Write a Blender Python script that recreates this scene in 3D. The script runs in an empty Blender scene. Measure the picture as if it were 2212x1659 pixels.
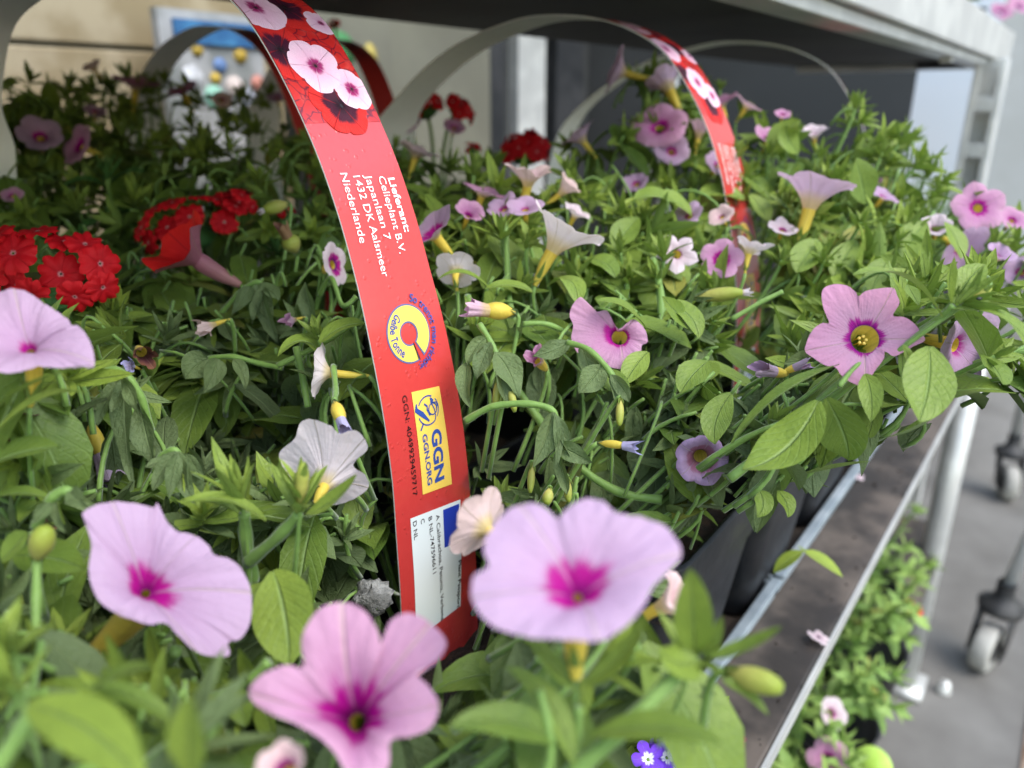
import bpy, math, random
import numpy as np
from mathutils import Vector, Matrix
rng = np.random.default_rng(7); random.seed(7)
C = bpy.context.scene
R = math.radians
# ------------------------------------------------------------ camera
PITCH, YAW = R(20), R(36.4)
cam = bpy.data.cameras.new('camera'); camo = bpy.data.objects.new('camera', cam); C.collection.objects.link(camo)
cam.sensor_width = 36; cam.lens = 1658/2212*36; cam.clip_start = .005; cam.clip_end = 200
cF = np.array([math.sin(YAW+0)*0+math.cos(YAW), math.sin(YAW), 0.])            # horizontal forward
cR = np.array([math.sin(YAW), -math.cos(YAW), 0.])
cV = cF*math.cos(PITCH)+np.array([0, 0, -math.sin(PITCH)])
cU = cF*math.sin(PITCH)+np.array([0, 0, math.cos(PITCH)])
camo.matrix_world = Matrix(((cR[0], cU[0], -cV[0], 0), (cR[1], cU[1], -cV[1], 0), (cR[2], cU[2], -cV[2], 0), (0, 0, 0, 1)))
cam.dof.use_dof = True; cam.dof.focus_distance = .232; cam.dof.aperture_fstop = 9.6; cam.dof.aperture_blades = 0
C.camera = camo
# ------------------------------------------------------------ world, sun, exposure
w = bpy.data.worlds.new('World'); C.world = w; w.use_nodes = True
nt = w.node_tree; nt.nodes.clear()
sky = nt.nodes.new('ShaderNodeTexSky'); sky.sky_type = 'NISHITA'; sky.sun_disc = False
sky.sun_elevation = R(58); sky.sun_rotation = R(200); sky.air_density = 1.6; sky.dust_density = 1.5; sky.ozone_density = .6
bg = nt.nodes.new('ShaderNodeBackground'); bg.inputs[1].default_value = .15
out = nt.nodes.new('ShaderNodeOutputWorld')
nt.links.new(sky.outputs[0], bg.inputs[0]); nt.links.new(bg.outputs[0], out.inputs[0])
sun = bpy.data.lights.new('sun', 'SUN'); sun.energy = 1.25; sun.angle = R(35); sun.color = (1, .97, .92)
suno = bpy.data.objects.new('sun', sun); C.collection.objects.link(suno)
sd = np.array([.12, -.58, .80]); sd /= np.linalg.norm(sd)                      # towards the sun
suno.rotation_euler = Vector(-sd).to_track_quat('-Z', 'Y').to_euler()
C.view_settings.view_transform = 'Standard'; C.view_settings.look = 'None'; C.view_settings.gamma = 1
C.view_settings.exposure = 1.4
C.cycles.max_bounces = 8; C.cycles.transparent_max_bounces = 4

# ------------------------------------------------------------ helpers
FQ, CX, CY = 1658., 1106., 829.5
def unit(v):
    v = np.asarray(v, float); n = np.linalg.norm(v); return v/n if n > 1e-12 else v
def P(q, d):                              # a point seen at q, d metres in front of the lens
    return d*(cV+cR*(q[0]-CX)/FQ-cU*(q[1]-CY)/FQ)
def D(v):                                 # direction (right, up, towards the lens)
    return unit(cR*v[0]+cU*v[1]-cV*v[2])
def proj(p):
    d = p@cV; d = d if abs(d) > 1e-6 else 1e-6
    return CX+FQ*(p@cR)/d, CY-FQ*(p@cU)/d, d

class MB:
    def __init__(s): s.V = []; s.F = []; s.A = []; s.M = []; s.n = 0
    def add(s, V, F, A=None, m=0):
        V = np.asarray(V, float); k = len(V)
        s.V.append(V); n = s.n
        s.F += [tuple(i+n for i in f) for f in F]; s.M += [m]*len(F)
        s.A.append(np.zeros((k, 4)) if A is None else np.asarray(A, float)); s.n += k
    def grid(s, G, A=None, m=0, close=False):
        G = np.asarray(G, float); a, b = G.shape[:2]
        F = []
        for i in range(a-1):
            for j in range(b if close else b-1):
                j2 = (j+1) % b
                F.append((i*b+j, i*b+j2, (i+1)*b+j2, (i+1)*b+j))
        s.add(G.reshape(-1, 3), F, None if A is None else np.asarray(A).reshape(-1, 4), m)
    def box(s, lo, hi, m=0, A=None):
        x0, y0, z0 = lo; x1, y1, z1 = hi
        V = [(x0, y0, z0), (x1, y0, z0), (x1, y1, z0), (x0, y1, z0), (x0, y0, z1), (x1, y0, z1), (x1, y1, z1), (x0, y1, z1)]
        s.add(V, [(0, 3, 2, 1), (4, 5, 6, 7), (0, 1, 5, 4), (1, 2, 6, 5), (2, 3, 7, 6), (3, 0, 4, 7)], None, m)
    def tube(s, pts, rad, sides=6, m=0, A=None, cap=True):
        pts = np.asarray(pts, float); n = len(pts); rad = np.broadcast_to(np.asarray(rad, float), (n,))
        T = np.gradient(pts, axis=0); G = np.zeros((n, sides, 3)); ref = None
        for i in range(n):
            t = unit(T[i])
            if ref is None:
                ref = np.cross(t, (0, 0, 1.)); ref = unit(ref) if np.linalg.norm(ref) > .1 else np.array([1., 0, 0])
            ref = unit(ref-t*(ref@t)); b = np.cross(t, ref)
            a = np.arange(sides)*2*math.pi/sides
            G[i] = pts[i]+rad[i]*(np.cos(a)[:, None]*ref+np.sin(a)[:, None]*b)
        AA = np.zeros((n, sides, 4)); AA[:, :, 0] = np.linspace(0, 1, n)[:, None]
        if A is not None: AA[:, :, 1:] = A
        base = s.n
        s.grid(G, AA, m, close=True)
        if cap:
            s.F.append(tuple(base+i for i in range(sides-1, -1, -1))); s.M.append(m)
            s.F.append(tuple(base+(n-1)*sides+i for i in range(sides))); s.M.append(m)
    def lathe(s, c, ax, prof, sides=16, m=0):
        ax = unit(ax); e1 = np.cross(ax, (0, 0, 1.)) if abs(ax[2]) < .9 else np.cross(ax, (1., 0, 0)); e1 = unit(e1); e2 = np.cross(ax, e1)
        a = np.arange(sides)*2*math.pi/sides
        G = np.array([np.asarray(c)+ax*h+r*(np.cos(a)[:, None]*e1+np.sin(a)[:, None]*e2) for r, h in prof])
        s.grid(G, None, m, close=True)
    def build(s, name, mats, parent=None, smooth=True, org=None):
        me = bpy.data.meshes.new(name)
        V = np.concatenate(s.V) if s.V else np.zeros((0, 3))
        if org is not None: V = V-np.asarray(org)
        me.from_pydata(V.tolist(), [], s.F)
        mats = mats if isinstance(mats, (list, tuple)) else [mats]
        for m in mats: me.materials.append(m)
        if s.A:
            AA = np.concatenate(s.A).astype(np.float32)
            at = me.attributes.new('par', 'FLOAT_VECTOR', 'POINT'); at.data.foreach_set('vector', AA[:, :3].ravel())
            at = me.attributes.new('par_d', 'FLOAT', 'POINT'); at.data.foreach_set('value', np.ascontiguousarray(AA[:, 3]))
        me.polygons.foreach_set('material_index', s.M)
        me.polygons.foreach_set('use_smooth', [smooth]*len(s.F))
        me.update()
        o = bpy.data.objects.new(name, me); C.collection.objects.link(o)
        if parent is not None: o.parent = parent
        elif org is not None: o.location = org
        if parent is not None and org is not None: o.location = np.asarray(org)-np.asarray(wloc(parent))
        if parent is not None and org is None: o.location = -np.asarray(wloc(parent))
        return o
def wloc(o):
    l = np.array(o.location)
    while o.parent is not None:
        o = o.parent; l = l+np.array(o.location)
    return l
def empty(name, loc, label, cat, group=None):
    o = bpy.data.objects.new(name, None); C.collection.objects.link(o); o.location = loc; o.empty_display_size = .02
    return tag(o, label, cat, group)
def tag(o, label=None, cat=None, group=None, kind=None):
    if label: o['label'] = label
    if cat: o['category'] = cat
    if group: o['group'] = group
    if kind: o['kind'] = kind
    return o
def bez(a, b, c, n):
    t = np.linspace(0, 1, n)[:, None]; a, b, c = map(np.asarray, (a, b, c))
    return (1-t)**2*a+2*t*(1-t)*b+t*t*c

# ------------------------------------------------------------ materials
class NT:
    def __init__(s, name):
        s.m = bpy.data.materials.new(name); s.m.use_nodes = True; s.t = s.m.node_tree; s.t.nodes.clear()
        s.out = s.n('OutputMaterial')
    def n(s, ty, **k):
        nd = s.t.nodes.new('ShaderNode'+ty)
        for a, b in k.items():
            if a.startswith('i_'): nd.inputs[a[2:].replace('_', ' ')].default_value = b
            else: setattr(nd, a, b)
        return nd
    def set(s, sock, v):
        if isinstance(v, bpy.types.NodeSocket): s.t.links.new(v, sock)
        else: sock.default_value = v
    def math(s, op, a, b=0., clamp=False):
        nd = s.n('Math', operation=op, use_clamp=clamp); s.set(nd.inputs[0], a); s.set(nd.inputs[1], b); return nd.outputs[0]
    def mix(s, f, a, b):
        nd = s.n('Mix', data_type='RGBA'); s.set(nd.inputs[0], f)
        for i, v in ((6, a), (7, b)): s.set(nd.inputs[i], v if isinstance(v, bpy.types.NodeSocket) else (*v, 1))
        return nd.outputs[2]
    def step(s, x, lo, hi):
        nd = s.n('MapRange', interpolation_type='SMOOTHSTEP'); s.set(nd.inputs[0], x); s.set(nd.inputs[1], lo); s.set(nd.inputs[2], hi); return nd.outputs[0]
    def par(s):
        a = s.n('Attribute', attribute_name='par'); sp = s.n('SeparateXYZ'); s.t.links.new(a.outputs['Vector'], sp.inputs[0])
        b = s.n('Attribute', attribute_name='par_d')
        return sp.outputs[0], sp.outputs[1], sp.outputs[2], b.outputs['Fac']
    def noise(s, scale, detail=3, coord='Object', rough=.55):
        tc = s.n('TexCoord'); nz = s.n('TexNoise'); nz.inputs['Scale'].default_value = scale; nz.inputs['Detail'].default_value = detail; nz.inputs['Roughness'].default_value = rough
        s.t.links.new(tc.outputs[coord], nz.inputs['Vector']); return nz.outputs['Fac']
    def bump(s, h, dist, strength=1.):
        b = s.n('Bump'); b.inputs['Strength'].default_value = strength; b.inputs['Distance'].default_value = dist; s.t.links.new(h, b.inputs['Height']); return b.outputs[0]
    def pr(s, col, rough=.5, metal=0., spec=.5, nrm=None, trans=0., tcol=None, sheen=0., coat=0.):
        p = s.n('BsdfPrincipled'); s.set(p.inputs['Base Color'], col if isinstance(col, bpy.types.NodeSocket) else (*col, 1))
        s.set(p.inputs['Roughness'], rough); p.inputs['Metallic'].default_value = metal; p.inputs['Specular IOR Level'].default_value = spec
        p.inputs['Sheen Weight'].default_value = sheen; p.inputs['Sheen Roughness'].default_value = .4; p.inputs['Coat Weight'].default_value = coat; p.inputs['Coat Roughness'].default_value = .12
        if nrm is not None: s.t.links.new(nrm, p.inputs['Normal'])
        o = p.outputs[0]
        if trans > 0:
            tr = s.n('BsdfTranslucent'); s.set(tr.inputs[0], (tcol if isinstance(tcol, bpy.types.NodeSocket) else (*tcol, 1)) if tcol is not None else col)
            if nrm is not None: s.t.links.new(nrm, tr.inputs['Normal'])
            mx = s.n('MixShader'); mx.inputs[0].default_value = trans; s.t.links.new(o, mx.inputs[1]); s.t.links.new(tr.outputs[0], mx.inputs[2]); o = mx.outputs[0]
        s.t.links.new(o, s.out.inputs[0]); return s.m

def leafmat(name, old, young, rib, rough=.42, wilt=0.):
    s = NT(name); u, v, r, a = s.par()
    nz = s.noise(160, 3); nz2 = s.noise(900, 2)
    col = s.mix(s.math('ADD', a, s.math('MULTIPLY', s.math('SUBTRACT', nz, .5), .5), True), old, young)
    col = s.mix(s.math('MULTIPLY', r, .5), col, tuple(c*.55 for c in old))
    col = s.mix(s.math('MULTIPLY', s.step(r, .93, .98), .7), col, (.34, .31, .06))
    col = s.mix(s.math('MULTIPLY', s.step(nz2, .52, .7), .22), col, tuple(c*.45 for c in old))
    au = s.math('ABSOLUTE', s.math('SUBTRACT', u, .5))                     # 0 midrib .. .5 edge
    ribf = s.step(au, .05, .0)
    ph = s.math('SUBTRACT', s.math('MULTIPLY', v, 46.), s.math('MULTIPLY', au, 34.))
    vein = s.step(s.math('SINE', ph), .72, 1.)
    col = s.mix(s.math('MULTIPLY', ribf, .6), col, rib)
    col = s.mix(s.math('MULTIPLY', vein, .10), col, rib)
    geo = s.n('NewGeometry')
    col = s.mix(s.math('MULTIPLY', geo.outputs['Backfacing'], .4), col, tuple(min(1, c*1.25+.03) for c in old))
    h = s.math('ADD', s.math('MULTIPLY', ribf, -.9), s.math('ADD', s.math('MULTIPLY', vein, -.14), s.math('MULTIPLY', nz2, .45+wilt)))
    return s.pr(col, rough, spec=.26, nrm=s.bump(h, .0007, .8), trans=.24, tcol=s.mix(.65, col, (.17, .30, .03)), sheen=.03)
M = {}
M['leaf'] = leafmat('leaf', (.092, .162, .027), (.34, .44, .065), (.25, .36, .12))
M['limp'] = leafmat('limp_leaf', (.105, .15, .062), (.18, .25, .085), (.22, .30, .12), .6, .5)
M['serr'] = leafmat('verbena_leaf', (.03, .10, .02), (.10, .25, .05), (.14, .28, .08), .55, .6)
def stemmat():
    s = NT('stem'); u, v, r, a = s.par(); nz = s.noise(300, 3)
    col = s.mix(nz, (.13, .24, .05), (.22, .36, .08)); return s.pr(col, .5, spec=.35, nrm=s.bump(nz, .0004), trans=.15, tcol=(.2, .34, .06), sheen=.3)
M['stem'] = stemmat()
M['leafb'] = leafmat('daylit_leaf', (.20, .36, .08), (.42, .56, .15), (.35, .5, .2))  # brighter copy of the leaf colour, open daylight painted in for shelf plants
def petal(name, rim, mid, throat, dark, back, vein=(.80, .66, .50), veinamt=.35, trans=.34):
    s = NT(name); t, g, r, tm = s.par()
    nz = s.noise(240, 4); nf = s.noise(1200, 2)
    col = s.mix(s.step(t, .25, 1.), mid, rim)
    col = s.mix(s.math('MULTIPLY', s.math('SUBTRACT', nz, .35), .4, True), col, tuple(min(1, c*1.15+.02) for c in rim))
    fine = s.math('SINE', s.math('ADD', s.math('MULTIPLY', g, 42.), s.math('MULTIPLY', nz, 7.)))
    col = s.mix(s.math('MULTIPLY', s.step(fine, .5, 1.), .05), col, tuple(c*.72 for c in mid))
    vw = s.math('SUBTRACT', .055, s.math('MULTIPLY', t, .03))
    vf = s.step(g, vw, .0)
    col = s.mix(s.math('MULTIPLY', vf, veinamt), col, vein)
    sv = s.step(s.math('SINE', s.math('ADD', s.math('SUBTRACT', s.math('MULTIPLY', g, 20.), s.math('MULTIPLY', t, 9.)), s.math('MULTIPLY', nz, 3.))), .90, 1.)
    col = s.mix(s.math('MULTIPLY', sv, .14), col, tuple(c*.72 for c in mid))
    tt = s.math('ADD', t, s.math('ADD', s.math('MULTIPLY', s.math('SUBTRACT', nz, .5), .22), s.math('MULTIPLY', fine, .035)))
    tt = s.math('ADD', tt, s.math('MULTIPLY', s.step(g, .22, .0), .07))
    f1 = s.step(tt, s.math('ADD', tm, .07), s.math('SUBTRACT', tm, .08))
    f1 = s.math('MULTIPLY', f1, s.math('SUBTRACT', 1., s.math('MULTIPLY', s.step(g, .14, .0), s.math('MULTIPLY', s.step(tt, .0, .25), .55))))
    col = s.mix(f1, col, throat)
    f2 = s.step(tt, s.math('MULTIPLY', tm, .62), s.math('MULTIPLY', tm, .1))
    col = s.mix(s.math('MULTIPLY', f2, .8), col, dark)
    geo = s.n('NewGeometry')
    bcol = s.mix(s.math('MULTIPLY', s.step(fine, .3, 1.), .04), back, tuple(c*.7 for c in mid))
    bcol = s.mix(s.math('MULTIPLY', vf, .6), bcol, (.42, .34, .14))
    bcol = s.mix(s.math('MULTIPLY', s.step(t, .42, .02), .75 if trans > .3 else 0.), bcol, (.66, .52, .14))
    col = s.mix(geo.outputs['Backfacing'], col, bcol)
    h = s.math('ADD', s.math('MULTIPLY', fine, .05), s.math('ADD', s.math('MULTIPLY', nz, 1.2), s.math('MULTIPLY', nf, .3)))
    h = s.math('SUBTRACT', h, s.math('MULTIPLY', vf, .8))
    return s.pr(col, .55, spec=.2, nrm=s.bump(h, .0006, .7), trans=trans)
MAG, PUR = (.42, .006, .23), (.09, .004, .12)
M['lilac'] = petal('lilac_petal', (.50, .34, .49), (.49, .30, .47), MAG, (.30, .01, .20), (.66, .46, .62))
M['pink'] = petal('pink_petal', (.57, .27, .43), (.58, .31, .47), (.36, .005, .25), PUR, (.68, .45, .58))
M['rose'] = petal('rose_petal', (.56, .30, .44), (.51, .21, .40), (.40, .005, .24), (.16, .003, .12), (.70, .46, .56))
M['pale'] = petal('pale_petal', (.72, .60, .64), (.68, .52, .58), MAG, PUR, (.84, .74, .76), veinamt=.5)
M['peach'] = petal('peach_petal', (.76, .56, .54), (.72, .48, .50), MAG, PUR, (.74, .56, .54), veinamt=.5)
M['wilt'] = petal('wilted_petal', (.42, .28, .46), (.38, .24, .36), (.3, .12, .2), (.2, .1, .1), (.45, .34, .45), veinamt=.5, trans=.2)
M['brown'] = petal('withered_petal', (.20, .09, .05), (.12, .04, .05), (.1, .03, .03), (.05, .02, .02), (.26, .15, .08), trans=.1)
M['blue'] = petal('faded_petal', (.36, .36, .62), (.40, .34, .5), (.3, .2, .4), (.3, .2, .3), (.45, .42, .62), trans=.2)
M['maroon'] = petal('dried_petal', (.18, .035, .07), (.13, .02, .03), (.1, .01, .02), (.05, .005, .01), (.22, .06, .10), trans=.1)
M['red'] = petal('red_petal', (.78, .008, .014), (.70, .006, .014), (.35, .002, .01), (.15, .0, .01), (.46, .01, .03), vein=(.3, .0, .01), trans=.22)
M['floret'] = petal('floret_red', (.64, .008, .014), (.54, .005, .012), (.80, .42, .48), (.5, .3, .2), (.46, .01, .03), vein=(.3, .0, .01), trans=.22)
M['petunia'] = petal('petunia_petal', (.80, .02, .016), (.70, .012, .014), (.3, .002, .01), (.1, 0, .01), (.38, .14, .19), vein=(.25, .0, .02), veinamt=.6, trans=.2)
M['violet'] = petal('violet_petal', (.16, .05, .62), (.18, .06, .65), (.85, .85, .9), (.85, .85, .9), (.2, .1, .5), trans=.2)
def tubemat(name, a, b):
    s = NT(name); t, g, r, al = s.par(); nz = s.noise(350, 3)
    st = s.step(s.math('SINE', s.math('MULTIPLY', g, 62.8)), .6, 1.)
    col = s.mix(t, a, b); col = s.mix(s.math('MULTIPLY', st, .3), col, tuple(c*.55 for c in b))
    return s.pr(col, .5, spec=.3, nrm=s.bump(nz, .0004), trans=.3, sheen=.15)
M['tube'] = tubemat('flower_tube', (.76, .56, .08), (.66, .54, .08))
M['tubeg'] = tubemat('bud_tube', (.56, .50, .14), (.30, .38, .05))
M['tubep'] = tubemat('petunia_tube', (.38, .14, .19), (.42, .20, .18))
M['stamen'] = NT('stamen').pr((.75, .55, .12), .6)
def plain(name, col, rough=.5, metal=0., nz=0., scale=30, bump=0., col2=None, lo=.4, hi=.65, spec=.5, coat=0.):
    s = NT(name)
    if col2 is not None: c = s.mix(s.step(s.noise(scale, 5), lo, hi), col, col2)
    else: c = col
    n = s.bump(s.noise(scale*3, 4), bump) if bump else None
    rr = s.math('ADD', rough-.1, s.math('MULTIPLY', s.noise(scale*2, 3), .2))
    return s.pr(c, rr, metal, spec, n, coat=coat)
M['pot'] = plain('black_plastic', (.008, .009, .011), .42, col2=(.018, .018, .02), scale=60, bump=.0003, spec=.32)
M['soil'] = plain('potting_soil', (.010, .007, .005), .9, col2=(.045, .027, .016), scale=120, bump=.006)
M['board'] = plain('dirty_plywood', (.028, .023, .020), .55, col2=(.115, .092, .075), scale=16, bump=.0006)
M['galv'] = plain('galvanised_steel', (.60, .61, .60), .38, .45, col2=(.72, .72, .70), scale=25, bump=.0003)
M['alu'] = plain('pale_metal', (.50, .50, .48), .42, .35, col2=(.62, .62, .59), scale=18, bump=.0004)
M['lip'] = plain('grey_tray_plastic', (.20, .24, .27), .4, col2=(.30, .34, .37), scale=30)
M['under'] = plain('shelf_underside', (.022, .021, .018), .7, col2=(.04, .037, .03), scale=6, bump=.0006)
M['concrete'] = plain('concrete', (.10, .094, .084), .85, col2=(.185, .178, .163), scale=7, lo=.2, hi=.85, bump=.001)
M['rust'] = plain('rust_joint', (.17, .10, .06), .9, col2=(.28, .22, .17), scale=12)
M['white'] = plain('white_sheet', (.82, .87, .92), .5, col2=(.86, .89, .93), scale=3)
M['rubber'] = plain('caster_rubber', (.015, .015, .016), .6, col2=(.05, .048, .045), scale=30)
M['tyre'] = plain('worn_grey_tyre', (.32, .31, .28), .7, col2=(.45, .44, .40), scale=20)
M['beige'] = plain('beige_board', (.24, .185, .10), .7, col2=(.34, .28, .18), scale=14)
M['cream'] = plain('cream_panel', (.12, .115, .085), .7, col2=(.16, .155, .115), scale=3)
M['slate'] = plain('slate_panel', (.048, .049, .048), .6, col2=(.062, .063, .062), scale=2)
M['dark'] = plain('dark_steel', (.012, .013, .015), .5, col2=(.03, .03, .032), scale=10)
M['wallm'] = plain('rendered_wall', (.55, .54, .50), .8, col2=(.64, .63, .60), scale=2)
M['perlite'] = plain('perlite', (.12, .12, .11), .8, col2=(.30, .30, .28), scale=200, bump=.002)
M['lime'] = plain('lime_tag', (.40, .62, .08), .45, col2=(.48, .70, .14), scale=30)
# ------------------------------------------------------------ plant pieces
def blade(mb, spine, side, W, fold=.25, shape=(.72, 1.), r=0., age=0., m=0, nu=2, wave=0., serr=0, cup=0., stalk=.1):
    spine = np.asarray(spine, float); n = len(spine); T = np.gradient(spine, axis=0); ph = rng.uniform(0, 6)
    G = np.zeros((n, 2*nu+1, 3)); A = np.zeros((n, 2*nu+1, 4)); side = np.asarray(side, float)
    for i in range(n):
        t = i/(n-1); tg = unit(T[i]); sd_ = side[i] if side.ndim == 2 else side
        sd_ = unit(sd_-tg*(sd_@tg)); nm = np.cross(sd_, tg)
        wv = math.sin(math.pi*min(t, .999)**shape[0])**shape[1]; wv = max(wv, stalk*(1-t)); hw = W/2*wv+1e-5
        if serr and i % 2 and 0 < i < n-1: hw *= 1-serr
        for j in range(-nu, nu+1):
            u = j/nu
            G[i, j+nu] = spine[i]+sd_*u*hw*math.cos(fold*abs(u)*.9)+nm*(abs(u)*hw*math.sin(fold)+hw*cup*u*u+wave*W*math.sin(ph+t*9+u*1.5)*abs(u))
            A[i, j+nu] = ((u+1)/2, t, r, age)
    mb.grid(G, A, m)
def arc(base, d, up, L, curl, n):
    d = unit(d); s = unit(np.cross(d, up)) if np.linalg.norm(np.cross(d, up)) > 1e-3 else unit(np.cross(d, (1., .1, 0))); nm = np.cross(s, d)
    pts = [np.asarray(base, float)]; 
    for i in range(n-1):
        a = curl*(i+.5)/(n-1); pts.append(pts[-1]+(d*math.cos(a)-nm*math.sin(a))*L/(n-1))
    return np.array(pts), s
def randdir():
    return unit(rng.normal(size=3))
def perp(a):
    b = np.cross(a, (0, 0, 1.)); b = unit(b) if np.linalg.norm(b) > .2 else unit(np.cross(a, (1., 0, 0))); return b, np.cross(a, b)
MAT_L = [M['leaf'], M['limp'], M['serr']]
def rosette(mb, c, ax, L, n=11, wr=.24, age=.7, ns=5, m=0, spread=1.):
    ax = unit(ax); e1, e2 = perp(ax)
    for k in range(n):
        f = k/(n-1); th = k*2.4+rng.uniform(-.3, .3); tilt = (1.15-.95*f)*spread+rng.uniform(-.12, .12)
        ra = math.cos(th)*e1+math.sin(th)*e2
        d = ax*math.cos(tilt)+ra*math.sin(tilt); l = L*(1-.5*f)*rng.uniform(.8, 1.15)
        sp, sd_ = arc(c-ax*L*.25*(1-f), d, ax, l, rng.uniform(-.5, .55), ns)
        blade(mb, sp, sd_, l*wr*rng.uniform(.8, 1.25), .35+.25*f, (.75, .8), rng.uniform(0, .6), min(1, age*(.6+.5*f)+rng.uniform(-.1, .1)), m, 2 if ns > 6 else 1, stalk=.25)
def shoot(lm, sm, p0, p1, bend, nl, L, tip=True, age=.5, ns=5, rs=.0013, test=None, wr=.38, m=0, nros=9, rw=.24):
    ctl = (np.asarray(p0)+p1)/2+bend; pts = bez(p0, ctl, p1, 9)
    sm.tube(pts, np.linspace(rs*1.25, rs*.75, 9), 5)
    for k in range(nl):
        f = .25+.72*k/max(1, nl-1); i = f*8; a = int(min(i, 7)); p = pts[a]+(pts[a+1]-pts[a])*(i-a); t = unit(pts[a+1]-pts[a])
        e1, e2 = perp(t); th = k*2.4+rng.uniform(-.5, .5); ra = math.cos(th)*e1+math.sin(th)*e2
        d = unit(t*rng.uniform(.2, .7)+ra+np.array([0, 0, .15])); l = L*rng.uniform(.65, 1.15)*(1.1-.35*f)
        if test is not None and not test(p+d*l*.7): continue
        sp, sd_ = arc(p, d, t, l, rng.uniform(.0, 1.1), ns)
        blade(lm, sp, sd_, l*wr*rng.uniform(.8, 1.2), rng.uniform(.1, .45), (.78, .9), rng.uniform(0, 1), age*rng.uniform(.2, .9), m, 1 if ns < 7 else 2, wave=.04)
    if tip and (test is None or test(np.asarray(p1))):
        rosette(lm, np.asarray(p1), pts[-1]-pts[-2]+np.array([0, 0, .002]), L*.75, nros, rw, age=min(1, age+.25), ns=ns, m=m)

# ------------------------------------------------------------ pots and their plants
PITCHX = .125; SOILZ = -.192; POTZ = -.168
COLS = [.041+PITCHX*i for i in range(10)]; ROWS = [.152, .275, .403, .535, .655]
LABEL = {}
class Pot: pass
POTS = {}
def potkey(p):
    i = int(np.clip(round((p[0]-COLS[0])/PITCHX), 0, 9)); j = int(np.argmin([abs(p[1]-y) for y in ROWS]))
    return i, j
def pot_of(p):
    k = potkey(p)
    return POTS[min(POTS, key=lambda q: (q[0]-k[0])**2+1.5*(q[1]-k[1])**2)]
LIST = [(i, 0) for i in range(0, 9)]+[(i, 1) for i in range(0, 6)]+[(i, 2) for i in range(0, 5)]+[(i, 3) for i in range(0, 5)]+[(i, 4) for i in range(1, 5)]
MAIN = {}
for i, j in LIST:
    p = Pot(); p.c = np.array([COLS[i]+.0, ROWS[j], SOILZ]); p.k = (i, j)
    p.o = empty('potted_bedding_plant', p.c, 'x', 'potted plant', 'mixed bedding plants in square black pots')
    p.lm, p.sm = MB(), MB(); POTS[(i, j)] = p
# keep-outs so that random growth does not hide what the plants really leave free
KEEP = []
def keep(q, r, d): KEEP.append((q[0], q[1], r, d))
def free(p, slack=0.):
    x, y, d = proj(np.asarray(p))
    if d < .06: return False
    for a, b, r, dd in KEEP:
        if d < dd+.004 and (x-a)**2+(y-b)**2 < (r+slack)**2: return False
    return True
ANCH = []           # (qx, qy, depth) of everything placed by hand: the canopy is grown through these
def anchor(q, d): ANCH.append((q[0], q[1], d))

# ------------------------------------------------------------ flowers
def corolla(c, n, Rr, spin=0, flare=.3, reflex=.1, notch=.13, point=0., wav=.05, r0=.15, tm=.25, op=1., jit=.05, fp=.68, tilts=None, nt_=11, per=12, ref=None):
    n = unit(n); e1, e2 = perp(n) if ref is None else (unit(ref-n*(ref@n)), None)
    if e2 is None: e2 = np.cross(n, e1)
    NT_ = 5*per; th = np.arange(NT_)*2*math.pi/NT_
    G = np.zeros((nt_, NT_, 3)); A = np.zeros((nt_, NT_, 4))
    tl = rng.uniform(-jit, jit, 5); lr = rng.uniform(-jit, jit, 5)*.6; p1, p2, p3 = rng.uniform(0, 6, 3)
    if tilts:
        for k, v in tilts.items(): tl[k] += v
    for j, a in enumerate(th):
        k = int(round(a/(2*math.pi/5))) % 5; ph = a-2*math.pi/5*round(a/(2*math.pi/5)); g = abs(ph)/(math.pi/5)
        lob = abs(math.cos(2.5*ph))
        rim = 1-notch*(1-lob**.55)+point*math.exp(-(g/.16)**2)+lr[k]*lob**.7
        rim *= 1+.015*math.sin(3*a+p1)+.012*math.sin(11*a+p2)
        for i in range(nt_):
            t = i/(nt_-1); r = Rr*(r0+(op*rim-r0)*t); win = lob**1.2
            h = Rr*(flare*t**fp-reflex*t**4+wav*t*t*(math.cos(5*a)*.8)+tl[k]*win*t**1.6+jit*.4*t*t*math.sin(2*a+p3)+jit*.25*t**2*math.sin(7*a+p1)+.010*t*math.sin(19*a+p2+4*t))
            aa = a+spin+.0
            G[i, j] = c+n*h+r*(math.cos(aa)*e1+math.sin(aa)*e2); A[i, j] = (t, g, (tl[k]+.5)*.5, tm)
    return G, A
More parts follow.
